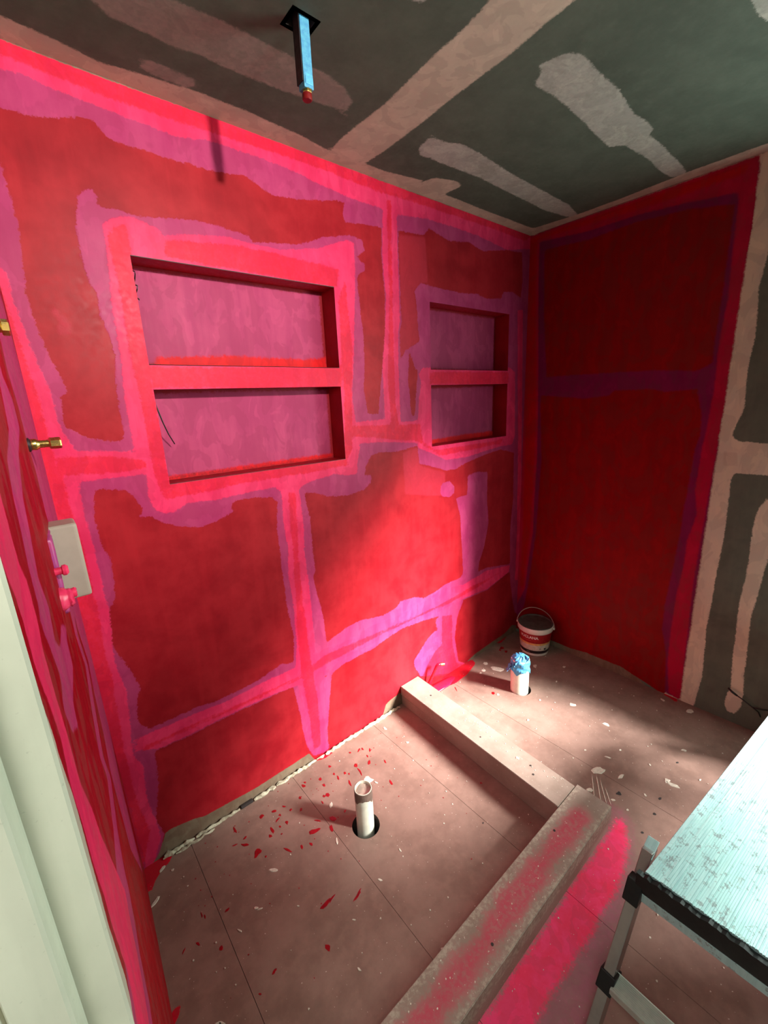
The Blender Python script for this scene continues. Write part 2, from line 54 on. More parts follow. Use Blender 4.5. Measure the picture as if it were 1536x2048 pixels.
LEFT = {'R':[[(-0.764,-0.845),(0.401,-0.224),(1.063,0.956),(1.064,0.99),(1.056,1.013),(1.067,1.096),(1.064,1.134),(1.063,1.174),(1.059,1.206),(1.059,1.243),(1.068,1.278),(1.072,1.301),(1.071,1.314),(1.079,1.345),(1.084,1.374),(1.088,1.408),(1.097,1.432),(1.089,1.446),(1.097,1.462),(1.113,1.501),(1.078,1.542),(0.651,1.775),(-0.414,2.2),(-2.891,1.501)]],'K':[[(1.083,1.468),(1.064,1.431),(1.061,1.407),(1.065,1.385),(1.062,1.362),(1.051,1.335),(1.043,1.31),(1.038,1.288),(1.049,1.27),(1.057,1.248),(1.051,1.204),(1.054,1.161),(1.045,1.109),(1.048,1.068),(1.033,0.99),(1.05,0.964),(1.074,0.964),(0.983,0.809),(0.944,0.809),(0.901,0.824),(0.876,0.857),(0.835,0.873),(0.879,0.96),(0.942,1.082),(0.957,1.135),(0.994,1.202),(0.991,1.255),(0.993,1.286),(0.998,1.32),(0.996,1.358),(0.981,1.376),(0.977,1.417),(0.998,1.438),(0.998,1.465),(0.993,1.501),(1.021,1.519)]],'P':[[(0.646,1.653),(0.645,1.62),(0.574,1.589),(0.574,1.547),(0.724,1.513),(0.813,1.469),(0.84,1.43),(0.88,1.389),(0.849,1.341),(0.881,1.311),(0.838,1.282),(0.752,1.276),(0.664,1.239),(0.722,1.237),(0.728,1.199),(0.863,1.217),(0.877,1.192),(0.948,1.232),(0.954,1.246),(0.967,1.274),(0.918,1.283),(0.936,1.321),(0.963,1.369),(0.944,1.377),(0.939,1.421),(0.921,1.448),(0.908,1.484),(0.875,1.518),(0.765,1.547),(0.752,1.565),(0.727,1.602),(0.756,1.618)],[(0.465,1.201),(0.341,1.155),(0.413,1.108),(0.321,0.987),(0.461,0.956),(0.58,0.92),(0.517,0.823),(0.69,0.848),(0.76,0.829),(0.771,0.798),(0.82,0.784),(0.869,0.779),(0.904,0.747),(0.948,0.75),(1.087,0.987),(1.036,1.003),(0.962,1.006),(0.879,0.96),(0.767,0.922),(0.615,0.903),(0.664,0.984),(0.566,1.022),(0.419,1.038),(0.494,1.145)],[(0.539,1.702),(0.495,1.69),(0.52,1.636),(0.475,1.579),(0.48,1.537),(0.44,1.459),(0.461,1.392),(0.366,1.168),(0.357,1.098),(0.253,0.968),(0.348,0.918),(0.375,0.834),(0.475,0.808),(0.451,0.554),(0.156,0.156),(0.13,0.496),(-0.436,0.921),(-0.043,1.274),(-0.065,1.541),(0.1,1.839),(0.506,1.772)]]}
RED_SPLATS = [(-1.997,-0.162,0.01,-0.009,-0.002,-0.006),(-1.974,-0.219,0.017,0.005,0.003,-0.011),(-1.957,-0.254,0.004,-0.003,-0.002,-0.004),(-1.902,-0.097,0.01,0.001,0.0,-0.007),(-1.895,-0.178,-0.002,-0.015,-0.005,0.002),(-2.003,-0.08,0.001,-0.016,-0.004,0.0),(-1.986,-0.137,0.007,0.003,0.001,-0.004),(-1.862,-0.154,0.01,0.004,0.001,-0.004),(-1.84,-0.187,0.005,0.005,0.003,-0.007),(-1.856,-0.111,0.009,-0.003,-0.001,-0.006),(-1.888,-0.285,0.008,-0.016,-0.004,-0.003),(-1.709,-0.088,0.005,-0.01,-0.005,-0.005),(-1.78,-0.29,0.022,-0.009,-0.002,-0.009),(-1.697,-0.295,0.009,-0.012,-0.006,-0.007),(-1.724,-0.325,-0.003,-0.014,-0.006,0.002),(-1.745,-0.263,0.009,-0.01,-0.002,-0.003),(-1.844,-0.31,-0.003,-0.009,-0.004,0.002),(-1.813,-0.325,0.004,-0.005,-0.003,-0.005),(-1.657,-0.194,0.007,-0.006,-0.005,-0.008),(-1.67,-0.188,0.0,-0.007,-0.005,0.0),(-1.638,-0.106,0.005,-0.005,-0.004,-0.007),(-1.642,-0.143,0.003,-0.009,-0.005,-0.003),(-1.748,-0.128,0.004,-0.005,-0.003,-0.006),(-1.578,-0.155,-0.004,-0.012,-0.004,0.002),(-1.488,-0.193,-0.004,-0.02,-0.004,0.001),(-1.556,-0.212,-0.005,-0.017,-0.004,0.001),(-1.429,-0.182,0.008,0.008,0.005,-0.006),(-1.419,-0.094,0.012,0.006,0.001,-0.004),(-1.382,-0.129,-0.006,-0.01,-0.003,0.002),(-1.48,-0.153,0.006,-0.006,-0.006,-0.008),(-1.541,-0.154,0.004,-0.004,-0.004,-0.006),(-1.531,-0.17,0.003,-0.003,-0.003,-0.005),(-1.571,-0.08,0.005,-0.005,-0.003,-0.006),(-1.455,-0.25,-0.007,-0.011,-0.003,0.001),(-1.424,-0.326,-0.004,-0.014,-0.005,0.0),(-1.877,-0.526,0.02,0.002,0.002,-0.006),(-1.853,-0.525,0.015,0.004,0.001,-0.004),(-1.784,-0.574,0.02,0.007,0.002,-0.004),(-2.125,-0.326,0.008,0.001,0.001,-0.004),(-2.191,-0.286,-0.001,-0.011,-0.002,0.002),(-2.185,-0.296,-0.001,-0.007,-0.002,0.001),(-2.224,-0.355,0.003,-0.008,-0.003,-0.001),(-2.263,-0.346,0.006,0.006,0.001,-0.002),(-2.175,-0.413,0.005,0.004,0.003,-0.006),(-1.934,-0.626,0.0,-0.01,-0.006,0.002),(-2.079,-0.571,0.008,0.002,0.001,-0.004),(-2.131,-0.589,0.003,-0.003,-0.001,-0.002),(-1.644,-0.301,0.007,0.003,0.001,-0.004),(-1.696,-0.077,0.004,-0.003,-0.002,-0.005),(-1.802,-0.151,0.006,0.002,0.001,-0.005),(-1.816,-0.118,0.005,-0.005,-0.002,-0.004),(-1.867,-0.185,0.004,0.0,0.0,-0.005),(-1.912,-0.193,0.006,-0.001,0.0,-0.007),(-1.876,-0.216,0.003,-0.002,-0.002,-0.003),(-1.771,-0.177,0.006,0.006,0.002,-0.004),(-2.025,-0.137,0.01,-0.003,0.0,-0.003),(-1.845,-0.141,0.004,-0.004,-0.002,-0.004),(-1.579,-0.126,0.004,-0.004,-0.004,-0.005),(-1.691,-0.209,-0.001,-0.009,-0.003,0.001),(-1.279,-1.184,0.013,-0.001,0.001,-0.002),(-1.404,-0.101,-0.001,-0.008,-0.004,0.0),(-1.373,-0.226,-0.002,-0.009,-0.004,0.0),(-1.459,-0.078,0.005,-0.004,-0.003,-0.004),(-1.412,-0.149,-0.003,-0.009,-0.003,0.001),(-0.246,-0.058,0.008,-0.008,-0.012,-0.009),(-0.261,-0.099,-0.005,-0.012,-0.013,-0.002),(-0.274,-0.063,-0.007,-0.01,-0.008,0.001),(-0.645,-0.279,0.0,-0.008,-0.01,-0.003),(-0.765,-0.119,-0.009,-0.017,-0.003,0.0),(-1.148,-0.583,0.004,-0.004,-0.004,-0.003)]
WHITE_SPLATS = [(-1.49,-0.249,0.02,-0.007,-0.007,-0.019),(-1.471,-0.283,0.004,-0.008,-0.003,-0.002),(-1.958,-0.313,0.013,-0.012,-0.003,-0.005),(-1.672,-0.243,0.009,0.01,0.004,-0.005),(-1.735,-0.379,-0.005,-0.011,-0.003,0.002),(-0.45,-0.169,0.018,-0.032,-0.017,-0.01),(-0.456,-0.087,0.006,-0.012,-0.013,-0.008),(-0.521,-0.121,0.009,-0.008,-0.009,-0.007),(-0.552,-0.124,0.005,-0.005,-0.006,-0.004),(-0.267,-0.304,-0.002,-0.012,-0.017,-0.004),(-0.156,-0.425,0.007,-0.006,-0.009,-0.005),(-0.311,-0.462,0.003,-0.003,-0.006,-0.003),(-0.636,-0.304,0.005,-0.005,-0.007,-0.005),(-0.428,-0.613,0.009,-0.016,-0.012,-0.005),(-0.058,-1.027,0.009,-0.012,-0.017,-0.004),(-0.443,-0.787,0.004,-0.016,-0.011,-0.003),(-0.354,-1.083,0.005,-0.011,-0.008,-0.001),(-0.737,-0.878,0.023,-0.017,-0.016,-0.008),(-0.696,-0.956,0.018,-0.005,-0.006,-0.007),(-0.852,-0.899,0.008,-0.01,-0.009,-0.004),(-0.588,-1.111,0.004,-0.025,-0.01,0.0),(-0.583,-1.089,0.003,-0.01,-0.013,-0.002),(-0.062,-0.908,-0.003,-0.012,-0.007,0.0),(-0.636,-0.878,0.005,-0.014,-0.004,-0.001),(-0.906,-0.853,0.008,-0.007,-0.005,-0.003),(-2.116,-0.409,0.004,-0.008,-0.002,-0.002),(-2.043,-0.395,0.009,-0.004,-0.001,-0.002),(-1.895,-0.728,0.001,-0.007,-0.003,0.001),(-2.296,-0.144,0.017,0.012,0.002,-0.005),(-2.251,-0.046,0.01,0.007,0.003,-0.005),(-2.052,-0.384,0.005,-0.004,-0.002,-0.003),(-0.717,-1.054,-0.003,-0.006,-0.005,0.001),(-0.481,-1.177,0.004,-0.003,-0.005,-0.001),(-2.225,-0.074,0.006,0.001,0.001,-0.004),(-2.235,-0.572,0.01,-0.008,-0.001,-0.004),(-0.926,-0.613,-0.01,-0.008,-0.005,0.003),(-1.563,-0.864,0.008,0.0,0.001,-0.005),(-1.701,-0.587,0.004,-0.007,-0.003,-0.002),(-1.584,-0.559,-0.001,-0.007,-0.003,0.0),(-1.835,-0.621,0.004,-0.004,-0.001,-0.002),(-1.683,-0.853,0.004,-0.004,-0.002,-0.002),(-1.947,-0.47,0.003,-0.003,-0.001,-0.002),(-1.277,-1.194,-0.003,-0.006,-0.006,0.002),(-1.371,-0.999,0.003,-0.004,-0.003,-0.002),(-1.244,-0.074,0.003,-0.009,-0.005,-0.004),(-1.224,-0.215,0.005,-0.005,-0.003,-0.003),(-0.547,-1.014,0.0,-0.005,-0.005,-0.001),(-0.555,-0.896,0.004,-0.004,-0.005,-0.002),(-0.668,-0.792,0.004,-0.003,-0.004,-0.002),(-0.687,-0.517,0.004,-0.004,-0.005,-0.003),(-0.514,-0.48,0.004,-0.004,-0.005,-0.003),(-0.831,-0.98,0.005,-0.007,-0.005,-0.001),(-0.834,-1.034,0.004,-0.004,-0.004,-0.002),(-0.825,-0.899,-0.048,-0.027,-0.002,0.001),(-0.818,-0.918,-0.059,-0.036,-0.002,0.001),(-0.819,-0.936,-0.057,-0.04,-0.002,0.001),(-0.824,-0.956,-0.033,-0.026,-0.002,0.001)]
DARK_SPLATS = [(-1.284,-0.696,0.003,-0.002,-0.003,-0.002),(-0.935,-0.814,0.003,-0.003,-0.005,-0.002),(-0.941,-0.834,0.005,-0.004,-0.005,-0.003),(-0.449,-1.087,0.004,-0.004,-0.005,-0.002),(-0.691,-1.099,0.005,-0.004,-0.006,-0.002),(-0.887,-1.105,0.002,-0.005,-0.005,-0.001),(-0.777,-1.108,0.002,-0.005,-0.005,-0.001),(-0.784,-0.983,0.007,-0.007,-0.009,-0.004)]
H = 2.4
LX0, LSL = -2.301, 0.055          # the left wall runs slightly out of square
DOOR_S = 1.095                    # where the left wall stops at the door opening

# ---------------------------------------------------------------- helpers
def tag(o, label=None, cat=None, group=None, kind=None):
    if label: o['label'] = label
    if cat: o['category'] = cat
    if group: o['group'] = group
    if kind: o['kind'] = kind
    return o

def link(name, me, mat=None, parent=None, smooth=False):
    o = bpy.data.objects.new(name, me); COL.objects.link(o)
    if mat is not None:
        for m in (mat if isinstance(mat, (list, tuple)) else [mat]): me.materials.append(m)
    if smooth:
        me.polygons.foreach_set('use_smooth', [True] * len(me.polygons))
    if parent is not None:
        o.parent = parent
        o.matrix_parent_inverse = Matrix.Translation(parent.location).inverted() if parent.type == 'EMPTY' else Matrix()
    return o

def empty(name, loc=(0, 0, 0)):
    o = bpy.data.objects.new(name, None); COL.objects.link(o); o.location = loc; o.empty_display_size = 0.05
    return o

def from_bm(name, bm, mat=None, parent=None, smooth=False):
    bmesh.ops.recalc_face_normals(bm, faces=bm.faces)
    me = bpy.data.meshes.new(name); bm.to_mesh(me); bm.free()
    return link(name, me, mat, parent, smooth)

def box_bm(bm, lo, hi, bevel=0.0, M=None, seg=2):
    g = bmesh.ops.create_cube(bm, size=1.0)
    vs = g['verts']
    c = [(a + b) / 2 for a, b in zip(lo, hi)]; s = [b - a for a, b in zip(lo, hi)]
    for v in vs:
        v.co = Vector((c[0] + v.co.x * s[0], c[1] + v.co.y * s[1], c[2] + v.co.z * s[2]))
    if bevel:
        es = list({e for v in vs for e in v.link_edges})
        r = bmesh.ops.bevel(bm, geom=es, offset=bevel, segments=seg, affect='EDGES', profile=0.6)
        vs = list({v for f in r['faces'] for v in f.verts} | {v for v in vs if v.is_valid})
    if M is not None:
        for v in vs: v.co = M @ v.co
    return vs

def box(name, lo, hi, mat, parent=None, bevel=0.0, M=None):
    bm = bmesh.new(); box_bm(bm, lo, hi, bevel, M)
    return from_bm(name, bm, mat, parent)

def frame_axes(d, up=Vector((0, 0, 1))):
    d = Vector(d).normalized()
    if abs(d.dot(up)) > 0.98: up = Vector((1, 0, 0))
    a = d.cross(up).normalized(); b = d.cross(a).normalized()
    return a, b

def tube_bm(bm, pts, rad, seg=12, closed=False, sx=1.0, sy=1.0, cap=True, jitter=0.0, rng=None):
    pts = [Vector(p) for p in pts]; rads = rad if isinstance(rad, (list, tuple)) else [rad] * len(pts)
    rings = []
    for i, p in enumerate(pts):
        d = (pts[min(i + 1, len(pts) - 1)] - pts[max(i - 1, 0)])
        a, b = frame_axes(d)
        ring = []
        for k in range(seg):
            t = 2 * math.pi * k / seg
            rr = rads[i] * (1 + (rng.uniform(-jitter, jitter) if rng else 0))
            ring.append(bm.verts.new(p + a * math.cos(t) * rr * sx + b * math.sin(t) * rr * sy))
        rings.append(ring)
    for i in range(len(rings) - 1):
        for k in range(seg):
            bm.faces.new((rings[i][k], rings[i][(k + 1) % seg], rings[i + 1][(k + 1) % seg], rings[i + 1][k]))
    if cap:
        bm.faces.new(rings[0][::-1]); bm.faces.new(rings[-1])
    return rings

def lathe(name, prof, seg, mat, parent=None, loc=(0, 0, 0), M=None, arc=None, smooth=True, cap=True):
    """prof = [(r, z)...]; arc = (a0, a1) in degrees for an open strip"""
    bm = bmesh.new(); rings = []
    n = seg if arc is None else seg + 1
    for r, z in prof:
        ring = []
        for k in range(n):
            t = 2 * math.pi * k / seg if arc is None else math.radians(arc[0] + (arc[1] - arc[0]) * k / seg)
            ring.append(bm.verts.new((loc[0] + r * math.cos(t), loc[1] + r * math.sin(t), loc[2] + z)))
        rings.append(ring)
    for i in range(len(rings) - 1):
        for k in range(n if arc is None else seg):
            j = (k + 1) % n
            bm.faces.new((rings[i][k], rings[i][j], rings[i + 1][j], rings[i + 1][k]))
    if cap and arc is None:
        if prof[0][0] > 1e-4: bm.faces.new(rings[0][::-1])
        if prof[-1][0] > 1e-4: bm.faces.new(rings[-1])
    bmesh.ops.remove_doubles(bm, verts=bm.verts, dist=1e-5)
    if M is not None: bmesh.ops.transform(bm, matrix=M, verts=bm.verts)
    o = from_bm(name, bm, mat, parent, smooth)
    if smooth:
        try: o.data.set_sharp_from_angle(angle=math.radians(38))
        except Exception: pass
    return o

def sdf(P, polys):
    """signed distance of the points P (n,2) to a union of polygons, positive inside"""
    best = np.full(len(P), -1.0)
    for pl in polys:
        a = np.array(pl, dtype=np.float64)
        lo, hi = a.min(0) - 0.12, a.max(0) + 0.12
        idx = np.nonzero(((P > lo) & (P < hi)).all(1))[0]
        if not len(idx): continue
        q = P[idx]; d2 = np.full(len(q), 1e9); inside = np.zeros(len(q), bool)
        for i in range(len(a)):
            p0, p1 = a[i], a[(i + 1) % len(a)]
            e = p1 - p0; w = q - p0
            L = e @ e
            if L < 1e-12: continue
            t = np.clip((w @ e) / L, 0, 1)[:, None]
            d2 = np.minimum(d2, ((w - t * e) ** 2).sum(1))
            c = (p0[1] > q[:, 1]) != (p1[1] > q[:, 1])
            if abs(e[1]) > 1e-12:
                xi = p0[0] + (q[:, 1] - p0[1]) * e[0] / e[1]
                inside ^= c & (q[:, 0] < xi)
        d = np.sqrt(d2); d = np.where(inside, d, -d)
        best[idx] = np.maximum(best[idx], d)
    return np.clip(best, -0.1, 0.1)

def axis(a, b, step, keep=()):
    n = max(1, int(math.ceil((b - a) / step)))
    v = list(np.linspace(a, b, n + 1))
    for k in keep:
        if a < k < b:
            v = [x for x in v if abs(x - k) > step * 0.45 or x in (a, b)] + [k]
    return sorted(set(round(x, 5) for x in v))

def panel(name, ua, ub, va, vb, step, to_world, layers, mat, parent=None, holes=(), round_holes=(), rim=0.0,
          rim_dir=(0, 0, 0), extra=None, flip=False):
    """a flat board built as a fine grid; layers = {attribute: polygons}.  holes are (u0,u1,v0,v1);
       round_holes are (u, v, r, half_square)"""
    hs = list(holes) + [(c[0] - c[3], c[0] + c[3], c[1] - c[3], c[1] + c[3]) for c in round_holes]
    us = axis(ua, ub, step, [h[0] for h in hs] + [h[1] for h in hs])
    vs = axis(va, vb, step, [h[2] for h in hs] + [h[3] for h in hs])
    nu, nv = len(us), len(vs)
    U, V = np.meshgrid(us, vs, indexing='ij')
    P = np.stack([U.ravel(), V.ravel()], 1)
    faces = []
    for i in range(nu - 1):
        uc = (us[i] + us[i + 1]) / 2
        hh = [h for h in hs if h[0] < uc < h[1]]
        for j in range(nv - 1):
            vc = (vs[j] + vs[j + 1]) / 2
            if any(h[2] < vc < h[3] for h in hh): continue
            a = i * nv + j
            f = (a, a + nv, a + nv + 1, a + 1)
            faces.append(f[::-1] if flip else f)
    pts = [tuple(p) for p in P]
    def near(u, v):
        return us.index(min(us, key=lambda x: abs(x - u))) * nv + vs.index(min(vs, key=lambda x: abs(x - v)))
    for (cu, cv, r, h) in round_holes:            # ring between the square hole and the circle
        iu0, iu1 = [us.index(min(us, key=lambda x: abs(x - q))) for q in (cu - h, cu + h)]
        iv0, iv1 = [vs.index(min(vs, key=lambda x: abs(x - q))) for q in (cv - h, cv + h)]
        loop = [(i, iv0) for i in range(iu0, iu1)] + [(iu1, j) for j in range(iv0, iv1)] + \
               [(i, iv1) for i in range(iu1, iu0, -1)] + [(iu0, j) for j in range(iv1, iv0, -1)]
        inner = []
        for (i, j) in loop:
            t = math.atan2(vs[j] - cv, us[i] - cu)
            inner.append(len(pts)); pts.append((cu + r * math.cos(t), cv + r * math.sin(t)))
        for k in range(len(loop)):
            a, b = loop[k], loop[(k + 1) % len(loop)]
            f = (a[0] * nv + a[1], b[0] * nv + b[1], inner[(k + 1) % len(loop)], inner[k])
            faces.append(f[::-1] if flip else f)
    P = np.array(pts)
    world = [to_world(u, v) for u, v in pts]
    n0 = len(world)
    if rim:
        b = [i * nv for i in range(nu)] + [(nu - 1) * nv + j for j in range(1, nv)] + \
            [i * nv + nv - 1 for i in range(nu - 2, -1, -1)] + [j for j in range(nv - 2, 0, -1)]
        base = len(world); rd = Vector(rim_dir) * rim
        for k in b: world.append(tuple(Vector(world[k]) + rd))
        for k in range(len(b)):
            k2 = (k + 1) % len(b)
            f = (b[k2], b[k], base + k, base + k2)
            faces.append(f[::-1] if flip else f)
    me = bpy.data.meshes.new(name)
    me.from_pydata(world, [], faces); me.update()
    for an, polys in layers.items():
        at = me.attributes.new(an, 'FLOAT', 'POINT')
        d = sdf(P, polys) if not callable(polys) else polys(P)
        arr = np.full(len(world), -0.1, dtype=np.float32); arr[:n0] = d
        at.data.foreach_set('value', arr)
    return link(name, me, mat, parent)

# ---------------------------------------------------------------- materials
class N:
    def __init__(s, name):
        s.m = bpy.data.materials.new(name); s.m.use_nodes = True; s.t = s.m.node_tree
        s.b = s.t.nodes['Principled BSDF']; s.tc = s.t.nodes.new('ShaderNodeTexCoord')
    def n(s, typ, **kw):
        x = s.t.nodes.new(typ)
        for k, v in kw.items(): setattr(x, k, v)
        return x
    def put(s, sock, v):
        if isinstance(v, bpy.types.NodeSocket): s.t.links.new(v, sock)
        else: sock.default_value = v
    def math(s, op, a, b=0.0, clamp=False):
        x = s.n('ShaderNodeMath', operation=op, use_clamp=clamp); s.put(x.inputs[0], a); s.put(x.inputs[1], b); return x.outputs[0]
    def noise(s, scale, detail=4.0, rough=0.55, stretch=None, dist=0.0):
        x = s.n('ShaderNodeTexNoise'); x.inputs['Scale'].default_value = scale
        x.inputs['Detail'].default_value = detail; x.inputs['Roughness'].default_value = rough
        x.inputs['Distortion'].default_value = dist
        src = s.tc.outputs['Object']
        if stretch:
            mp = s.n('ShaderNodeMapping'); mp.inputs['Scale'].default_value = stretch
            s.t.links.new(src, mp.inputs['Vector']); src = mp.outputs[0]
        s.t.links.new(src, x.inputs['Vector'])
        return x.outputs['Fac']
    def attr(s, name):
        x = s.n('ShaderNodeAttribute', attribute_name=name); return x.outputs['Fac']
    def ramp(s, v, lo, hi, a=0.0, b=1.0):
        x = s.n('ShaderNodeMapRange', interpolation_type='SMOOTHSTEP')
        s.put(x.inputs['Value'], v); s.put(x.inputs['From Min'], lo); s.put(x.inputs['From Max'], hi)
        x.inputs['To Min'].default_value = a; x.inputs['To Max'].default_value = b
        return x.outputs[0]
    def mix(s, f, a, b, mode='MIX'):
        x = s.n('ShaderNodeMix', data_type='RGBA', blend_type=mode)
        s.put(x.inputs['Factor'], f)
        s.put(x.inputs['A'] if False else x.inputs[6], a if isinstance(a, bpy.types.NodeSocket) else (*a, 1))
        s.put(x.inputs[7], b if isinstance(b, bpy.types.NodeSocket) else (*b, 1))
        return x.outputs[2]
    def bump(s, h, strength, dist, prev=None):
        x = s.n('ShaderNodeBump'); x.inputs['Strength'].default_value = strength; x.inputs['Distance'].default_value = dist
        s.t.links.new(h, x.inputs['Height'])
        if prev is not None: s.t.links.new(prev, x.inputs['Normal'])
        return x.outputs[0]
    def finish(s, color, rough, normal=None, metal=0.0, spec=0.5):
        s.put(s.b.inputs['Base Color'], color if isinstance(color, bpy.types.NodeSocket) else (*color, 1))
        s.put(s.b.inputs['Roughness'], rough); s.put(s.b.inputs['Metallic'], metal)
        s.b.inputs['Specular IOR Level'].default_value = spec
        if normal is not None: s.t.links.new(normal, s.b.inputs['Normal'])
        return s.m

def vary(c, k): return tuple(min(1.0, x * k) for x in c)

def coated(name, base, layers, rough=0.42, spec=0.12, bump=0.25, base2=None, speck=None, coarse=9.0):
    """base colour with brushed coats on top; layers = [(attribute, colour, colour2, soft, ragged, opacity)]"""
    s = N(name)
    mid = s.noise(coarse, 6, 0.62); fine = s.noise(70, 5, 0.7); tiny = s.noise(320, 2); big = s.noise(coarse * .45, 4, .6, None, .6)
    brist = s.noise(170, 3, .6)
    vert = s.noise(26, 5, 0.6, (1, 1, 0.08)); daub = s.noise(17, 3, .5, (1, 1, .55), .7)
    col = s.mix(s.ramp(mid, 0.35, 0.68), base, base2 or vary(base, 0.8))
    col = s.mix(s.math('MULTIPLY', s.ramp(vert, 0.45, 0.7), 0.22), col, vary(base, 1.35))
    col = s.mix(s.math('MULTIPLY', s.ramp(big, 0.5, 0.66), 0.30), col, vary(base2 or base, .62))
    col = s.mix(s.math('MULTIPLY', s.ramp(brist, 0.66, 0.74), 0.35), col, vary(base, .5))
    hgt = s.math('MULTIPLY', fine, 0.3)
    e1 = s.math('SUBTRACT', mid, 0.5); e2 = s.math('SUBTRACT', fine, 0.5); e3 = s.math('SUBTRACT', brist, 0.5)
    for (at, c1, c2, soft, rag, op) in layers:
        d = s.math('ADD', s.attr(at), s.math('MULTIPLY', e1, rag * 2.2))
        d = s.math('ADD', d, s.math('MULTIPLY', e2, rag * 3.0))
        d = s.math('ADD', d, s.math('MULTIPLY', e3, rag * 1.6))
        f = s.ramp(d, -soft, soft)
        if op < 1:
            f = s.math('MULTIPLY', f, s.ramp(s.math('ADD', s.math('MULTIPLY', mid, 0.5), s.math('MULTIPLY', fine, 0.5)), 0.3, 0.62, op * 0.55, op))
        cc = s.mix(s.ramp(s.math('ADD', s.math('MULTIPLY', mid, 0.6), s.math('MULTIPLY', vert, 0.4)), 0.40, 0.6), c1, c2)
        cc = s.mix(s.math('MULTIPLY', s.ramp(daub, .50, .545), .38), cc, tuple((x * .72 + y * .1) for x, y in zip(c2, base)))
        cc = s.mix(s.math('MULTIPLY', s.ramp(daub, .38, .34), .30), cc, vary(c1, 1.25))
        col = s.mix(f, col, cc)
        hgt = s.math('ADD', hgt, s.math('MULTIPLY', f, 0.5))
    if speck:
        col = s.mix(s.ramp(s.noise(140, 1), speck[1], speck[1] + 0.03), col, speck[0])
    hgt = s.math('ADD', hgt, s.math('MULTIPLY', tiny, 0.12))
    nrm = s.bump(hgt, bump, 0.0016)
    r = s.ramp(fine, 0.3, 0.7, rough - 0.06, rough + 0.08)
    return s.finish(col, r, nrm, spec=spec)

RED = (0.35, 0.013, 0.020); RED2 = (0.27, 0.006, 0.012)
PUR = (0.41, 0.040, 0.125); PUR2 = (0.36, 0.026, 0.105)
PNK = (0.74, 0.038, 0.125); PNK2 = (0.66, 0.022, 0.095)
COR = (0.68, 0.011, 0.026); COR2 = (0.58, 0.010, 0.036)
HAT = (0.44, 0.022, 0.045)
BRD = (0.082, 0.104, 0.080); BRD2 = (0.066, 0.086, 0.066)
MUD = (0.46, 0.40, 0.31); MUD2 = (0.40, 0.36, 0.28)
FLR = (0.265, 0.165, 0.132); FLR2 = (0.20, 0.120, 0.094)

BARE = (0.20, 0.148, 0.10); BARE2 = (0.15, 0.105, 0.07)
m_back = coated('brushed_membrane_back', RED, [
    ('H', HAT, vary(HAT, .9), .006, .004, .8), ('P', PUR, PUR2, .002, .007, 1), ('K', PNK, PNK2, .003, .006, 1),
    ('C', COR, COR2, .004, .007, .9), ('G', BARE, BARE2, .0015, .003, 1)], base2=RED2)
m_right = coated('brushed_membrane_right', (.118, .148, .112), [  # filler and board colours lightened to carry the daylight at this end
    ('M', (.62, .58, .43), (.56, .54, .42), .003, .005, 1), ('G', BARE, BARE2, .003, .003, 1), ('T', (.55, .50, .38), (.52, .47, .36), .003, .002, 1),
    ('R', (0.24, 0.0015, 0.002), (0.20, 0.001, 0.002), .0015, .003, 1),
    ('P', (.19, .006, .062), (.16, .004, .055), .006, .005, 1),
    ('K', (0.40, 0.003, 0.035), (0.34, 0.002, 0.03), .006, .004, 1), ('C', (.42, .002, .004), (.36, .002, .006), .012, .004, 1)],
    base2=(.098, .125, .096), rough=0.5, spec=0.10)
m_left = coated('brushed_membrane_left', (0.45, 0.43, 0.34), [
    ('R', (0.30, .002, .008), (0.24, .002, .007), .0012, .002, 1), ('P', PUR, PUR2, .003, .003, 1), ('K', (.70, .028, .10), (.62, .02, .09), .003, .003, 1)],
    base2=(0.38, 0.37, 0.29), rough=0.5, spec=.06)
m_ceil = coated('taped_plasterboard', BRD, [
    ('F', (.27, .235, .20), (.23, .20, .175), .005, .006, .95), ('S', (.40, .40, .35), (.33, .335, .30), .004, .006, .95),
    ('M', (.45, .38, .30), (.41, .345, .275), .004, .005, 1)], base2=BRD2, rough=0.75, spec=0.2, bump=.15)
m_floor = coated('dusty_floor_board', FLR, [
    ('S', (.42, .10, .17), (.34, .10, .14), .035, .02, .75), ('K', (.88, .04, .15), (.84, .025, .09), .014, .016, 1),
    ('R', (.62, .004, .022), (.50, .003, .018), .0015, .003, 1)], base2=FLR2, rough=0.62, spec=0.3,
    speck=((.55, .47, .40), .745), bump=.3, coarse=7)
m_slab = N('dark_subfloor').finish((.03, .02, .017), .9)
m_nred = coated('niche_lining_red', (0.34, 0.006, 0.012), [], rough=.45)
m_nback = coated('niche_back_wash', (0.28, 0.012, 0.02), [('W', (.44, .052, .135), (.36, .034, .11), .006, .006, 1), ('E', (.70, .012, .016), (.55, .01, .016), .006, .008, 1)], rough=.5, coarse=3)
m_cream = coated('cream_door_paint', (.62, .60, .49), [], rough=.40, base2=(.58, .57, .46), bump=.05)
m_wallb = coated('plain_plasterboard', BRD, [], base2=BRD2, rough=.7, spec=.2)

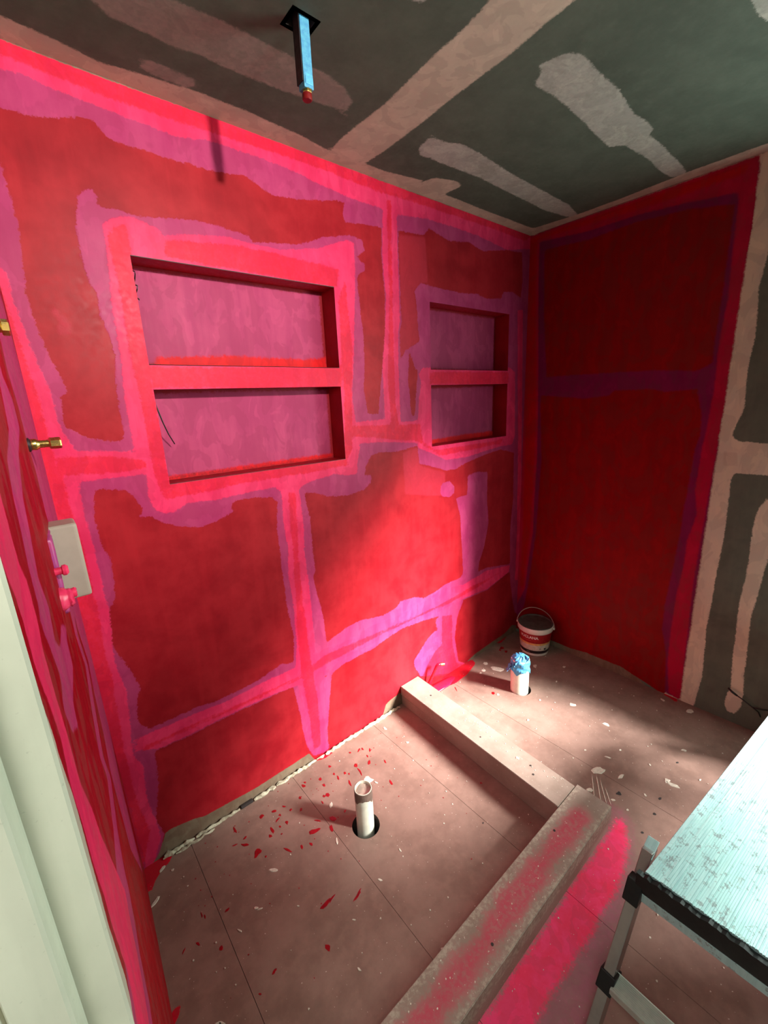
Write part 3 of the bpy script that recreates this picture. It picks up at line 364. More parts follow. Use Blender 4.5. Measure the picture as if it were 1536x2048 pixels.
def simple(name, c, rough=.5, metal=0.0, c2=None, sc_=60, bump=.1, spec=.5):
    s = N(name); f = s.noise(sc_, 5, .6)
    return s.finish(s.mix(s.ramp(f, .35, .65), c, c2 or vary(c, .8)), s.ramp(f, .3, .7, max(.03, rough - .06), rough + .06),
                    s.bump(f, bump, .001), metal, spec)
m_brass = simple('brass', (.72, .50, .16), .28, 1.0, (.55, .36, .10), 90)
m_pvc = simple('white_pipe_plastic', (.72, .70, .58), .42, 0, (.66, .63, .52), 40)
m_pvcd = simple('pipe_inside', (.25, .20, .17), .7)
m_blue = simple('blue_tape', (.08, .36, .62), .6, 0, (.06, .28, .50), 160, .5)
m_teal = simple('blue_tape_light', (.065, .28, .40), .6, 0, (.04, .20, .36), 120, .5)
m_dkmet = simple('dark_galvanised', (.06, .045, .05), .45, .7)
m_redcap = simple('red_plastic_cap', (.16, .006, .006), .4)
m_black = simple('black_plastic', (.010, .010, .010), .45, spec=.35)
m_cable = simple('black_cable', (.012, .010, .009), .5)
m_greige = simple('greige_plastic', (.36, .30, .24), .45, 0, (.33, .275, .22), 20, .04)
m_hotp = simple('pink_painted_fitting', (.80, .04, .13), .3, 0, (.70, .03, .10), 60, .6)
m_purp = simple('purple_painted_fabric', (.32, .05, .22), .38, 0, (.40, .04, .14), 40, .5)
m_bead = simple('crumbly_sealant', (.55, .52, .38), .8, 0, (.30, .26, .18), 90, 1.0)
m_flake = simple('plaster_flake', (.66, .60, .50), .8, 0, (.52, .46, .38), 120, .6)
m_splat = simple('red_paint_splat', (.30, .004, .008), .35, 0, (.22, .003, .006), 90, .3)
m_dark = simple('dark_mark_and_gap_shade', (.03, .022, .02), .7)
m_emit = N('lit_bulb'); m_emit.b.inputs['Emission Color'].default_value = (1.0, .96, .90, 1)
m_emit.b.inputs['Emission Strength'].default_value = 8
m_emit = m_emit.m

# kerb timber cover: floor board tone with dust, and the pink rubbed over the front rail
def kerb_mat(name, stain):
    s = N(name)
    mid = s.noise(9, 6, .6); fine = s.noise(80, 5, .7)
    col = s.mix(s.ramp(mid, .35, .65), (.30, .225, .185), (.24, .175, .14))
    if stain:
        sp = s.n('ShaderNodeSeparateXYZ'); s.t.links.new(s.tc.outputs['Object'], sp.inputs[0])
        d = s.math('ABSOLUTE', s.math('ADD', sp.outputs['Y'], .962))
        v = s.math('ADD', d, s.math('MULTIPLY', s.math('SUBTRACT', mid, .5), .10))
        v = s.math('ADD', v, s.math('MULTIPLY', s.math('SUBTRACT', fine, .5), .08))
        f = s.math('MULTIPLY', s.ramp(v, .012, .052, 1, 0), s.ramp(sp.outputs['X'], -1.02, -1.09))
        f = s.math('MULTIPLY', f, s.ramp(sp.outputs['Z'], .100, .108))
        col = s.mix(s.math('MULTIPLY', f, s.ramp(fine, .35, .62, .45, .78)), col, (.46, .016, .065))
        w = s.math('MULTIPLY', s.ramp(s.math('ADD', d, s.math('MULTIPLY', s.math('SUBTRACT', fine, .5), .05)), .040, .062), s.ramp(fine, .42, .60))
        col = s.mix(s.math('MULTIPLY', w, .40), col, (.52, .47, .36))
    col = s.mix(s.ramp(s.noise(150, 1), .74, .77), col, (.5, .43, .36))
    return s.finish(col, .6, s.bump(fine, .4, .0015), spec=.3)
m_kerb = kerb_mat('kerb_board', False); m_kerbp = kerb_mat('kerb_board_rubbed_pink', True)

# ---------------------------------------------------------------- room shell
NICHES = [(-2.002, -1.319, 1.699, 1.988), (-2.002, -1.319, 1.337, 1.628), (-0.799, -0.178, 1.697, 1.990), (-0.799, -0.178, 1.336, 1.627)]
wb = panel('wall_back', -2.301, 0.0, 0.0, H, 0.0125, lambda u, v: (u, 0.0, v), {k: BACK[k] for k in 'HPKCG'}, m_back,
           holes=NICHES, rim=0.10, rim_dir=(0, 1, 0))
tag(wb, 'red wall with two recessed niche pairs and pink brushed bands over its joints', kind='structure')
ND = 0.09
for i, (x0, x1, z0, z1) in enumerate(NICHES):
    bm = bmesh.new(); rg = random.Random(i)
    nx = 24
    def ringpt(x, z): return x, z
    fr, bk = [], []
    loop = [(x0 + (x1 - x0) * k / nx, z0) for k in range(nx)] + [(x1, z0 + (z1 - z0) * k / 10) for k in range(10)] + \
           [(x1 - (x1 - x0) * k / nx, z1) for k in range(nx)] + [(x0, z1 - (z1 - z0) * k / 10) for k in range(10)]
    for (x, z) in loop:
        fr.append(bm.verts.new((x, 0.0, z)))
        cx, cz = (x0 + x1) / 2, (z0 + z1) / 2
        bk.append(bm.verts.new((x, ND, z)))
    for k in range(len(loop)):
        k2 = (k + 1) % len(loop)
        bm.faces.new((fr[k], fr[k2], bk[k2], bk[k]))
    nl = from_bm('niche_lining', bm, m_nred, wb)
    inset = [(x0 + .016, z0 + .012), (x1 - .012, z0 + .012), (x1 - .012, z1 - .010), (x0 + .016, z1 - .010)]
    edge = []
    if i == 0: edge = [[(x0 + .03, z0), (x0 + .05, z0 + .03), (x0 + .30, z0 + .042), (x1 - .1, z0 + .036), (x1, z0 + .05), (x1, z0)]]
    if i == 1: edge = [[(x0, z0), (x0, z0 + .012), (x1, z0 + .02), (x1, z0)]]
    if i == 3: edge = [[(x0, z0), (x0, z0 + .022), (x1, z0 + .03), (x1, z0)]]
    panel('niche_back', x0, x1, z0, z1, 0.0125, lambda u, v: (u, ND, v), {'W': [inset], 'E': edge}, m_nback, wb)

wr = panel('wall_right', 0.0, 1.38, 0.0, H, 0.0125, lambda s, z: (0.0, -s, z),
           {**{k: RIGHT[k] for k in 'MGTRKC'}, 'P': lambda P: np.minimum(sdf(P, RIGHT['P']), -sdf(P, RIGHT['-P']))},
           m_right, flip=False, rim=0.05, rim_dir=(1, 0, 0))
tag(wr, 'dark red painted wall ending at a cream filled joint beside grey green board', kind='structure')
for lo, hi in (((0, -3.10, 0), (.05, -1.38, .60)), ((0, -3.10, 2.3), (.05, -1.38, H)), ((0, -3.3, 0), (.05, -3.10, H))):
    box('wall_panel', lo, hi, m_wallb, wr)
wf = box('window_1', (0.02, -3.10, .60), (0.05, -3.07, 2.30), m_cream); tag(wf, 'cream window frame in the right wall', kind='structure')
for lo, hi in (((.02, -1.41, .60), (.05, -1.38, 2.30)), ((.02, -3.07, .60), (.05, -1.41, .62)), ((.02, -3.07, 2.28), (.05, -1.41, 2.30))):
    box('window_frame', lo, hi, m_cream, wf)

wl = panel('wall_left', 0.0, DOOR_S, 0.0, H, 0.01, lambda s, z: (LX0 - LSL * s, -s, z), {k: LEFT[k] for k in 'RKP'}, m_left, flip=True,
           rim=0.10, rim_dir=(-1, 0, 0))
tag(wl, 'left red and pink painted side wall seen almost edge on', kind='structure')
XJ = LX0 - LSL * DOOR_S
box('wall_panel', (XJ - .10, -3.3, 0), (XJ, -2.02, H), m_wallb, wl)
box('wall_panel', (XJ - .10, -2.02, 2.06), (XJ, -DOOR_S, H), m_wallb, wl)
wfr = box('wall_front', (-2.75, -3.4, 0), (0.15, -3.3, H), m_wallb); tag(wfr, 'plain board wall behind the camera', kind='structure')

# door lining: stepped profile (x out from the wall face, y towards the opening)
def prism(name, prof, z0, z1, mat, parent=None):
    bm = bmesh.new()
    a = [bm.verts.new((x, y, z0)) for x, y in prof]; b = [bm.verts.new((x, y, z1)) for x, y in prof]
    n = len(prof)
    for k in range(n): bm.faces.new((a[k], a[(k + 1) % n], b[(k + 1) % n], b[k]))
    bm.faces.new(a[::-1]); bm.faces.new(b)
    return from_bm(name, bm, mat, parent)
YJ = -DOOR_S
dj = prism('door_1', [(XJ + .002, YJ - .001), (XJ - .0005, YJ - .004), (XJ - .0265, YJ - .004), (XJ - .0275, YJ - .006), (XJ - .0300, YJ - .0215), (XJ - .0325, YJ - .024), (XJ - .062, YJ - .024),
                      (XJ - .064, YJ - .020), (XJ - .066, YJ - .024), (XJ - .112, YJ - .024), (XJ - .112, YJ + .0), (XJ - .1, YJ)], 0, 2.06, m_cream)
tag(dj, 'cream painted door lining with a raised stop at the left edge', kind='structure')
prism('door_lining', [(XJ + .002, -2.02), (XJ + .002, -1.996), (XJ - .112, -1.996), (XJ - .112, -2.02)], 0, 2.06, m_cream, dj)
box('door_head', (XJ - .112, -1.996, 2.036), (XJ + .002, YJ - .024, 2.06), m_cream, dj)

HOLE = (-1.693, -1.641, -0.461, -0.419)
ce = panel('ceiling', -2.75, 0.0, -3.3, 0.0, 0.02, lambda u, v: (u, v, H), {k: CEIL[k] for k in 'MFS'}, m_ceil, holes=[HOLE], flip=True)
tag(ce, 'grey green plasterboard ceiling with beige filled joints', kind='structure')
box('ceiling_void', (HOLE[0] - .02, HOLE[2] - .02, H + .10), (HOLE[1] + .02, HOLE[3] + .02, H + .11), m_slab, ce)
for lo, hi in (((HOLE[0] - .01, HOLE[2] - .01, H), (HOLE[0], HOLE[3] + .01, H + .1)), ((HOLE[1], HOLE[2] - .01, H), (HOLE[1] + .01, HOLE[3] + .01, H + .1)),
               ((HOLE[0], HOLE[2] - .01, H), (HOLE[1], HOLE[2], H + .1)), ((HOLE[0], HOLE[3], H), (HOLE[1], HOLE[3] + .01, H + .1))):
    box('hole_edge', lo, hi, m_slab, ce)

fl = box('floor', (-3.4, -3.5, -0.24), (0.15, 0.10, -0.22), m_slab)
tag(fl, 'pink brown board floor dusted with plaster and red paint drips', kind='structure')
DR1 = (-1.618, -0.403, 0.053); DR2 = (-0.509, -0.360, 0.056)
XS = [-2.72, -2.147, -1.722, -1.272, -0.737, 0.002]
for i in range(5):
    a, b = XS[i] + .0007, XS[i + 1] - .0007
    rh = []
    for d in (DR1, DR2):
        if a < d[0] < b: rh = [(d[0], d[1], d[2], .08)]
    if i == 0: a = -2.75
    panel('floor_board', a, b, -3.3, 0.03, 0.0135, lambda u, v: (u, v, 0.0), {k: FLOOR[k] for k in 'SKR'}, m_floor, fl,
          round_holes=rh, rim=0.02, rim_dir=(0, 0, -1))
for d in (DR1, DR2):
    lathe('hole_sleeve', [(d[2] + .0005, 0.0), (d[2] + .0005, -0.03), (d[2] + .002, -0.21)], 40, m_slab, fl, (d[0], d[1], 0), cap=False)

# ---------------------------------------------------------------- kerb
kb = empty('shower_kerb', (-1.02, -0.96, 0))
tag(kb, 'L-shaped low board kerb around the shower floor, front rail rubbed with pink paint', 'kerb')
def kerb_board(name, quad, z0, z1, mat):
    bm = bmesh.new()
    a = [bm.verts.new((x, y, z0)) for x, y in quad]; b = [bm.verts.new((x, y, z1)) for x, y in quad]
    for k in range(4): bm.faces.new((a[k], a[(k + 1) % 4], b[(k + 1) % 4], b[k]))
    bm.faces.new(a[::-1]); bm.faces.new(b)
    bmesh.ops.bevel(bm, geom=list(bm.edges), offset=.0018, segments=2, affect='EDGES')
    return from_bm(name, bm, mat, kb)
kerb_board('kerb_board', [(-1.068, -.002), (-.942, -.002), (-.980, -.893), (-1.108, -.893)], .058, .110, m_kerb)
kerb_board('kerb_board', [(-1.064, -.002), (-.944, -.002), (-.982, -.893), (-1.101, -.893)], .001, .0555, m_kerb)
kerb_board('kerb_board', [(LX0 - .048, -.895), (-.966, -.895), (-.966, -1.022), (LX0 - .054, -1.022)], .058, .110, m_kerbp)
kerb_board('kerb_board', [(LX0 - .046, -.899), (-.970, -.899), (-.970, -1.018), (LX0 - .052, -1.018)], .001, .0555, m_kerb)
bm = bmesh.new()
for (x, y, r) in ((-1.005, -.16, .004), (-1.045, -.50, .003), (-1.02, -.73, .0035), (-1.05, -.76, .004), (-1.2, -.93, .004), (-1.62, -.98, .004)):
    bmesh.ops.create_cone(bm, cap_ends=True, segments=10, radius1=r, radius2=r, depth=.0016, matrix=Matrix.Translation((x, y, .1106)))
from_bm('nail_head', bm, m_dark, kb)

# ---------------------------------------------------------------- pipe stub hanging from the ceiling
px, py = -1.668, -0.443
cp = empty('ceiling_water_pipe', (px, py, H))
tag(cp, 'square pipe bracket wrapped in blue tape hanging from a hole in the ceiling', 'pipe')
bm = bmesh.new()
box_bm(bm, (px - .0135, py - .012, 2.282), (px - .0115, py + .014, H + .08)); box_bm(bm, (px - .0135, py + .012, 2.282), (px + .0125, py + .014, H + .08))
from_bm('metal_channel', bm, m_dkmet, cp)
bm = bmesh.new(); rg = random.Random(4)
for i in range(7):
    z1 = H + .02 - i * .021; z0 = z1 - .0235
    j = rg.uniform(-.0008, .0008)
    box_bm(bm, (px - .0115 + j, py - .0145 + j, z0), (px + .0132 + j, py + .011, z1), .0012)
from_bm('blue_tape_wrap', bm, [m_teal], cp)
box('blue_tape_tail', (px - .008, py - .0155, 2.277), (px + .0125, py + .010, 2.298), m_blue, cp, .002, )
lathe('pipe', [(.0075, 2.262), (.0075, 2.30)], 16, m_brass, cp, (px + .002, py - .002, 0))
lathe('brass_nut', [(.0105, 2.264), (.0112, 2.266), (.0112, 2.278), (.0105, 2.280)], 6, m_brass, cp, (px + .002, py - .004, 0), smooth=False)
lathe('red_cap', [(.0095, 2.251), (.0115, 2.253), (.0115, 2.263), (.010, 2.265)], 20, m_redcap, cp, (px + .001, py - .003, 0))

# ---------------------------------------------------------------- brass stubs on the left wall
def stub(y, z, L, label):
    xw = LX0 + LSL * y
    o = empty('brass_pipe_stub', (xw, y, z)); tag(o, label, 'pipe fitting')
    R = Matrix.Translation((xw, y, z)) @ Matrix.Rotation(math.radians(90), 4, 'Y')
    k = L / .045
    lathe('flange', [(.006, -.004), (.0125, -.002), (.0125, .002 * k), (.0095, .004 * k)], 24, m_dkmet, o, M=R)
    lathe('collar', [(.0078, .003 * k), (.0100, .004 * k), (.0105, .010 * k), (.0085, .013 * k), (.0072, .015 * k)], 20, m_brass, o, M=R)
    lathe('barrel', [(.0068, .012 * k), (.0068, .032 * k)], 20, m_brass, o, M=R)
    lathe('brass_nut', [(.0090, .028 * k), (.0102, .030 * k), (.0102, .043 * k), (.0092, .045 * k)], 6, m_brass, o, M=R, smooth=False)
    return o
stub(-.47, 1.514, .048, 'small brass pipe stub sticking out of the left wall above the greige plate')
stub(-.70, 1.675, .022, 'brass pipe end at the left edge of the photo, the higher of the two stubs')

# ---------------------------------------------------------------- greige valve plate and painted spigots
vp = empty('valve_cover', (-2.33, -.47, 1.29)); tag(vp, 'greige plastic cover plate standing out of the left pink wall', 'valve cover')
bm = bmesh.new()
box_bm(bm, (-2.345, -.500, 1.2205), (-2.2862, -.440, 1.3665), .006, seg=3)
pl = from_bm('cover_plate', bm, m_greige, vp)
bm = bmesh.new()
rgc = random.Random(3)
box_bm(bm, (-2.350, -.600, 1.232), (-2.3275, -.502, 1.366), .006, seg=3)
bmesh.ops.subdivide_edges(bm, edges=[e for e in bm.edges if e.calc_length() > .03], cuts=6, use_grid_fill=True)
for v in bm.verts: v.co += Vector((rgc.uniform(-.0012, .0012), rgc.uniform(-.001, .001), rgc.uniform(-.002, .002)))
from_bm('membrane_collar', bm, m_purp, vp, True)
sg = empty('painted_valve_spigot', (-2.335, -.62, 1.270)); tag(sg, 'lumpy pink painted valve stub below and left of the greige plate', 'valve')
Rx = Matrix.Rotation(math.radians(90), 4, 'Y')
lathe('spigot_body', [(.020, -.004), (.0195, .003), (.0175, .006), (.0150, .009), (.0155, .013), (.0120, .0165), (0, .018)], 18, m_hotp, sg, M=Matrix.Translation((-2.3355, -.625, 1.270)) @ Rx)
lathe('spigot_tip', [(.0075, .013), (.0085, .016), (.0085, .021), (.006, .023)], 14, m_hotp, sg, M=Matrix.Translation((-2.3355, -.612, 1.272)) @ Rx)
for ch in sg.children:
    for v in ch.data.vertices: v.co += Vector((rgc.uniform(-.0010, .0010), rgc.uniform(-.0010, .0010), rgc.uniform(-.0012, .0012)))
s2 = lathe('painted_screw_cap', [(.0062, -.003), (.0062, .010), (.0088, .0115), (.0092, .016), (.006, .0195)], 18, m_hotp, None, M=Matrix.Translation((-2.3357, -.612, 1.314)) @ Rx)
tag(s2, 'round pink painted stub end in front of the greige plate', 'valve')

# ---------------------------------------------------------------- floor pipes
p1 = empty('shower_waste_pipe', (DR1[0] + .004, DR1[1] + .010, 0)); c1 = (DR1[0] + .006, DR1[1] + .011, 0)
tag(p1, 'narrow white plastic waste pipe rising from a round hole in the shower floor', 'pipe')
lathe('pipe_tube', [(.0335, -.218), (.0335, .160), (.0325, .164), (.0300, .164), (.0295, .160), (.0295, -.218)], 36, m_pvc, p1, c1, cap=False)
lathe('tape_cover', [(0.0, .150), (.0292, .1535)], 30, simple('pinkish_tape', (.60, .42, .36), .35), p1, c1, M=None, cap=False)
bm = bmesh.new(); rg = random.Random(31); aw = math.atan2(-1.465 - c1[1], -2.333 - c1[0]); lo, hi = [], []
for k in range(22):
    t = aw + math.radians(-150 + 14 * k * .92)
    lo.append(bm.verts.new((c1[0] + .0346 * math.cos(t), c1[1] + .0346 * math.sin(t), .112 + .022 * abs(math.sin(k * .33 + .8)) + rg.uniform(-.004, .004))))
    hi.append(bm.verts.new((c1[0] + .0342 * math.cos(t), c1[1] + .0342 * math.sin(t), .1635)))
for k in range(21): bm.faces.new((lo[k], lo[k + 1], hi[k + 1], hi[k]))
bmesh.ops.solidify(bm, geom=list(bm.faces), thickness=.0010)
from_bm('tape_skirt', bm, simple('brownish_tape', (.40, .27, .22), .4), p1)
bm = bmesh.new()
vs_ = [bm.verts.new((c1[0] + a, c1[1] + b, z)) for a, b, z in ((-.029, .006, .156), (.010, .0285, .156), (.020, .010, .158), (-.012, -.012, .158))]
bm.faces.new(vs_); bmesh.ops.solidify(bm, geom=list(bm.faces), thickness=.0012)
from_bm('torn_tape_edge', bm, simple('pale_tape', (.75, .66, .56), .4), p1)
p2 = empty('soil_pipe', (DR2[0], DR2[1], 0)); c2 = (DR2[0] - .005, DR2[1] + .004, 0)
tag(p2, 'wide white soil pipe capped with crumpled blue tape beyond the kerb', 'pipe')
lathe('pipe_tube', [(.0475, -.218), (.0475, .190), (.046, .193), (.043, .193), (.0425, -.218)], 44, m_pvc, p2, c2, cap=False)
rg = random.Random(11)
bm = bmesh.new(); rings = []
for i in range(13):
    t = i / 12; z = .126 + t * .082; r = .0487 if t < .7 else .0487 * (1 - ((t - .7) / .3) ** 2 * .55)
    ring = []
    for k in range(28):
        a = 2 * math.pi * k / 28
        low = (.012 * (math.sin(a * 3 + 1) + .6 * math.sin(a * 7)) if i == 0 else 0)
        rr = r + rg.uniform(0, .003) + .002 * math.sin(a * 5 + i)
        ring.append(bm.verts.new((c2[0] + rr * math.cos(a), c2[1] + rr * math.sin(a), z + low + rg.uniform(-.003, .004))))
    rings.append(ring)
for i in range(12):
    for k in range(28): bm.faces.new((rings[i][k], rings[i][(k + 1) % 28], rings[i + 1][(k + 1) % 28], rings[i + 1][k]))
top = bm.verts.new((c2[0] - .006, c2[1], .213))
for k in range(28): bm.faces.new((rings[-1][k], rings[-1][(k + 1) % 28], top))
from_bm('blue_tape_cap', bm, m_blue, p2)
bm = bmesh.new()
for (dx, dy, dz, l, w, a) in ((-.056, .018, .160, .050, .028, .5), (-.060, .032, .150, .045, .022, .9), (-.046, -.006, .185, .035, .028, .2), (.0, -.03, .200, .03, .03, 1.2)):
    M = Matrix.Translation((c2[0] + dx, c2[1] + dy, dz)) @ Matrix.Rotation(a, 4, 'Z') @ Matrix.Rotation(.5, 4, 'X')
    g = bmesh.ops.create_grid(bm, x_segments=4, y_segments=5, size=.5)
    for v in g['verts']:
        v.co = M @ Vector((v.co.x * w * 1.2, rg.uniform(-.005, .005), v.co.y * l))
bmesh.ops.solidify(bm, geom=list(bm.faces), thickness=.0008)
from_bm('tape_tail', bm, simple('darker_blue_tape', (.07, .26, .48), .6), p2)  # tails in a darker blue than the cap

# ---------------------------------------------------------------- bucket
bx, by = -0.112, -0.205
bk = empty('paint_bucket', (bx, by, 0)); tag(bk, 'white lidded plastic tub with a red label in the far corner of the floor', 'bucket')
m_tub = simple('white_tub', (.70, .66, .58), .4, 0, (.62, .58, .52), 20, .05)
m_lid = simple('dusty_lid', (.085, .075, .062), .6, 0, (.060, .052, .044), 30, .2)
def rad_at(z): return .083 + (.098 - .083) * z / .16
lathe('tub', [(0, .001), (.078, 0), (.083, .003), (rad_at(.157), .157), (.104, .158), (.1065, .162), (.1065, .186), (.104, .190), (.100, .190), (.099, .17)], 56, m_tub, bk, (bx, by, 0), cap=False)
lathe('lid', [(.1035, .1905), (.1005, .194), (.095, .194), (.092, .1885), (.086, .187), (.06, .188), (0, .189)], 56, m_lid, bk, (bx, by, 0), cap=False)
ang0 = math.degrees(math.atan2(-1.465 - by, -2.333 - bx))           # towards the viewer's side
def strip(nm, z0, z1, mat, off=.0008, a=(-80, 84)):
    return lathe(nm, [(rad_at(z0) + off, z0), (rad_at(z1) + off, z1)], 40, mat, bk, (bx, by, 0), arc=(ang0 + a[0], ang0 + a[1]))
strip('red_label', .092, .153, simple('label_red', (.34, .006, .010), .4))
strip('orange_label_stripe', .079, .0915, simple('label_orange', (.78, .42, .14), .4))
strip('cream_label', .041, .0785, simple('label_cream', (.62, .55, .46), .4))
strip('black_label_stripe', .020, .0405, simple('label_black', (.015, .010, .012), .4))
m_txt = simple('label_white_ink', (.80, .72, .68), .5); m_ink = simple('label_black_ink', (.02, .02, .02), .5)
def curved_text(nm, body, size, z, a_mid, mat, parent=bk, shear=0.0, spacing=1.0):
    cu = bpy.data.curves.new('text', 'FONT'); cu.body = body; cu.size = size; cu.align_x = 'CENTER'; cu.resolution_u = 3
    cu.space_character = spacing; cu.offset = size * .03
    to = bpy.data.objects.new('text', cu); COL.objects.link(to)
    dg = bpy.context.evaluated_depsgraph_get(); me = bpy.data.meshes.new_from_object(to.evaluated_get(dg))
    bpy.data.objects.remove(to); bpy.data.curves.remove(cu)
    bm = bmesh.new(); bm.from_mesh(me); bpy.data.meshes.remove(me)
    bmesh.ops.subdivide_edges(bm, edges=[e for e in bm.edges if e.calc_length() > .006], cuts=2)
    for v in bm.verts:
        x, y = v.co.x, v.co.y
        r = rad_at(z + y) + .0014; t = math.radians(ang0 + a_mid) + x / r
        v.co = Vector((bx + r * math.cos(t), by + r * math.sin(t), z + y))
    return from_bm(nm, bm, mat, parent)
curved_text('label_lettering', 'VUCLANA', .025, .1235, -22, m_txt)
curved_text('label_lettering', '-- --- -------', .010, .108, -26, simple('label_pink_ink', (.62, .16, .18), .5))
curved_text('label_lettering', '-- ----', .010, .142, 46, simple('label_rose_ink', (.50, .06, .10), .5))
curved_text('label_lettering', '------', .011, .0275, -24, m_txt)
curved_text('label_marks', '=', .018, .049, 22, m_ink)
bm = bmesh.new(); r = rad_at(.055) + .0012
for a0, a1 in ((38, 48),):
    q = [bm.verts.new((bx + r * math.cos(math.radians(ang0 + a)), by + r * math.sin(math.radians(ang0 + a)), z)) for a, z in ((a0, .046), (a1, .046), (a1, .064), (a0, .064))]
    bm.faces.new(q)
from_bm('label_symbol', bm, m_ink, bk)
# bail: from the right ear up over the far side of the lid
ax = Vector((math.cos(math.radians(ang0 + 78)), math.sin(math.radians(ang0 + 78)), 0)); back = Vector((-math.cos(math.radians(ang0)), -math.sin(math.radians(ang0)), 0))
bm = bmesh.new(); pts = []
for k in range(25):
    t = math.pi * k / 24
    pts.append(Vector((bx, by, .172)) + ax * .113 * math.cos(t) + (Vector((0, 0, 1)) * .55 + back * .80).normalized() * .118 * math.sin(t))
tube_bm(bm, pts, .0026, 8)
from_bm('bail_handle', bm, simple('dull_plastic_handle', (.42, .33, .29), .5), bk, True)
for sgn in (1, -1):
    e = Vector((bx, by, .172)) + ax * .109 * sgn
    lathe('handle_ear', [(.007, -.004), (.007, .006), (.004, .007)], 14, m_tub, bk, M=Matrix.Translation(e) @ (ax * sgn).to_track_quat('Z', 'Y').to_matrix().to_4x4())

# ---------------------------------------------------------------- small painted stop valve behind the kerb
sv = empty('painted_stop_valve', (-.86, -.05, 0)); tag(sv, 'small red painted pipe elbow with bare metal end behind the kerb at the wall foot', 'valve')
bm = bmesh.new()
tube_bm(bm, [(-.884, -.012, .004), (-.880, -.020, .03), (-.868, -.032, .075), (-.855, -.045, .12), (-.846, -.052, .148), (-.838, -.056, .158), (-.826, -.062, .158)],
        [.010, .009, .008, .008, .009, .0095, .009], 12)
from_bm('painted_elbow', bm, simple('wet_red_coat', (.62, .006, .03), .25), sv, True)
bm = bmesh.new(); tube_bm(bm, [(-.828, -.0615, .158), (-.806, -.069, .153)], [.0085, .0085], 14)
from_bm('metal_end', bm, m_brass, sv, False)
fo = bmesh.new()
rgf = random.Random(8)
tube_bm(fo, [(-.93, -.03, .008), (-.86, -.05, .012), (-.78, -.055, .010), (-.70, -.045, .006)], [.008, .016, .014, .006], 10, sx=2.2, sy=.55, jitter=.15, rng=rgf)
from_bm('membrane_fold', fo, simple('wet_red_fold', (.72, .010, .045), .22), sv, True)

# ---------------------------------------------------------------- cables
bm = bmesh.new(); tube_bm(bm, [(-1.999, .030, 1.592), (-1.994, .024, 1.565), (-1.985, .030, 1.530), (-1.970, .046, 1.490), (-1.953, .060, 1.457)], [.0022, .0022, .002, .0018, .0016], 8)
o = from_bm('cable_end', bm, m_cable, None, True); tag(o, 'thin black cable end poking into the lower left niche', 'cable')
bm = bmesh.new(); tube_bm(bm, [(-.012, -1.148, .178), (-.020, -1.165, .170), (-.020, -1.185, .160)], [.0045, .0048, .0045], 8)
tube_bm(bm, [(-.020, -1.183, .161), (-.016, -1.21, .148), (-.014, -1.24, .130), (-.008, -1.265, .112), (.002, -1.275, .085)], .0028, 8)
tube_bm(bm, [(-.012, -1.245, .128), (-.008, -1.275, .130), (.002, -1.295, .134)], .0028, 8)
o = from_bm('cable_tail', bm, m_cable, None, True); tag(o, 'black cable tail coming out of the grey board near the floor at right', 'cable')
bm = bmesh.new(); rg = random.Random(21); pts = []
for k in range(14):
    z = 1.972 - k * .0075; pts.append((-1.9985 + rg.uniform(0, .004), .018 + .02 * math.sin(k * 1.3), z))
tube_bm(bm, pts, .0016, 6, jitter=.3, rng=rg)
o = from_bm('frayed_mesh_strand', bm, m_dkmet); tag(o, 'dark frayed strand at the left edge of the upper left niche', 'strand')

# ---------------------------------------------------------------- sealant bead along the wall foot
bm = bmesh.new(); rg = random.Random(5)
def bead(x0, x1, r=.0075, y=-.012):
    n = max(3, int((x1 - x0) / .012)); pts, rr = [], []
    for k in range(n + 1):
        x = x0 + (x1 - x0) * k / n
        pts.append((x, y + rg.uniform(-.003, .003), .004 + rg.uniform(-.001, .003))); rr.append(r * rg.uniform(.55, 1.2) * (.5 if k in (0, n) else 1))
    tube_bm(bm, pts, rr, 8, jitter=.3, rng=rg)
for a, b, r in ((-2.235, -2.13, .009), (-2.125, -1.955, .007), (-1.895, -1.80, .008), (-1.795, -1.60, .0085), (-1.595, -1.555, .006), (-1.55, -1.33, .008), (-1.328, -1.09, .0085), (-2.24, -2.17, .006)):
    bead(a, b, r)
bead(-2.20, -2.06, .005, -.026)
o = from_bm('sealant_bead', bm, m_bead); tag(o, 'crumbly cream sealant bead along the foot of the red wall', 'sealant')
o = box('bead_gap_shade', (-1.95, -.016, .001), (-1.90, -.004, .012), m_dark, None, .002); tag(o, 'dark block standing in for the shade of a gap in the sealant line', 'gap')  # dark block painted in where the open gap is only shaded

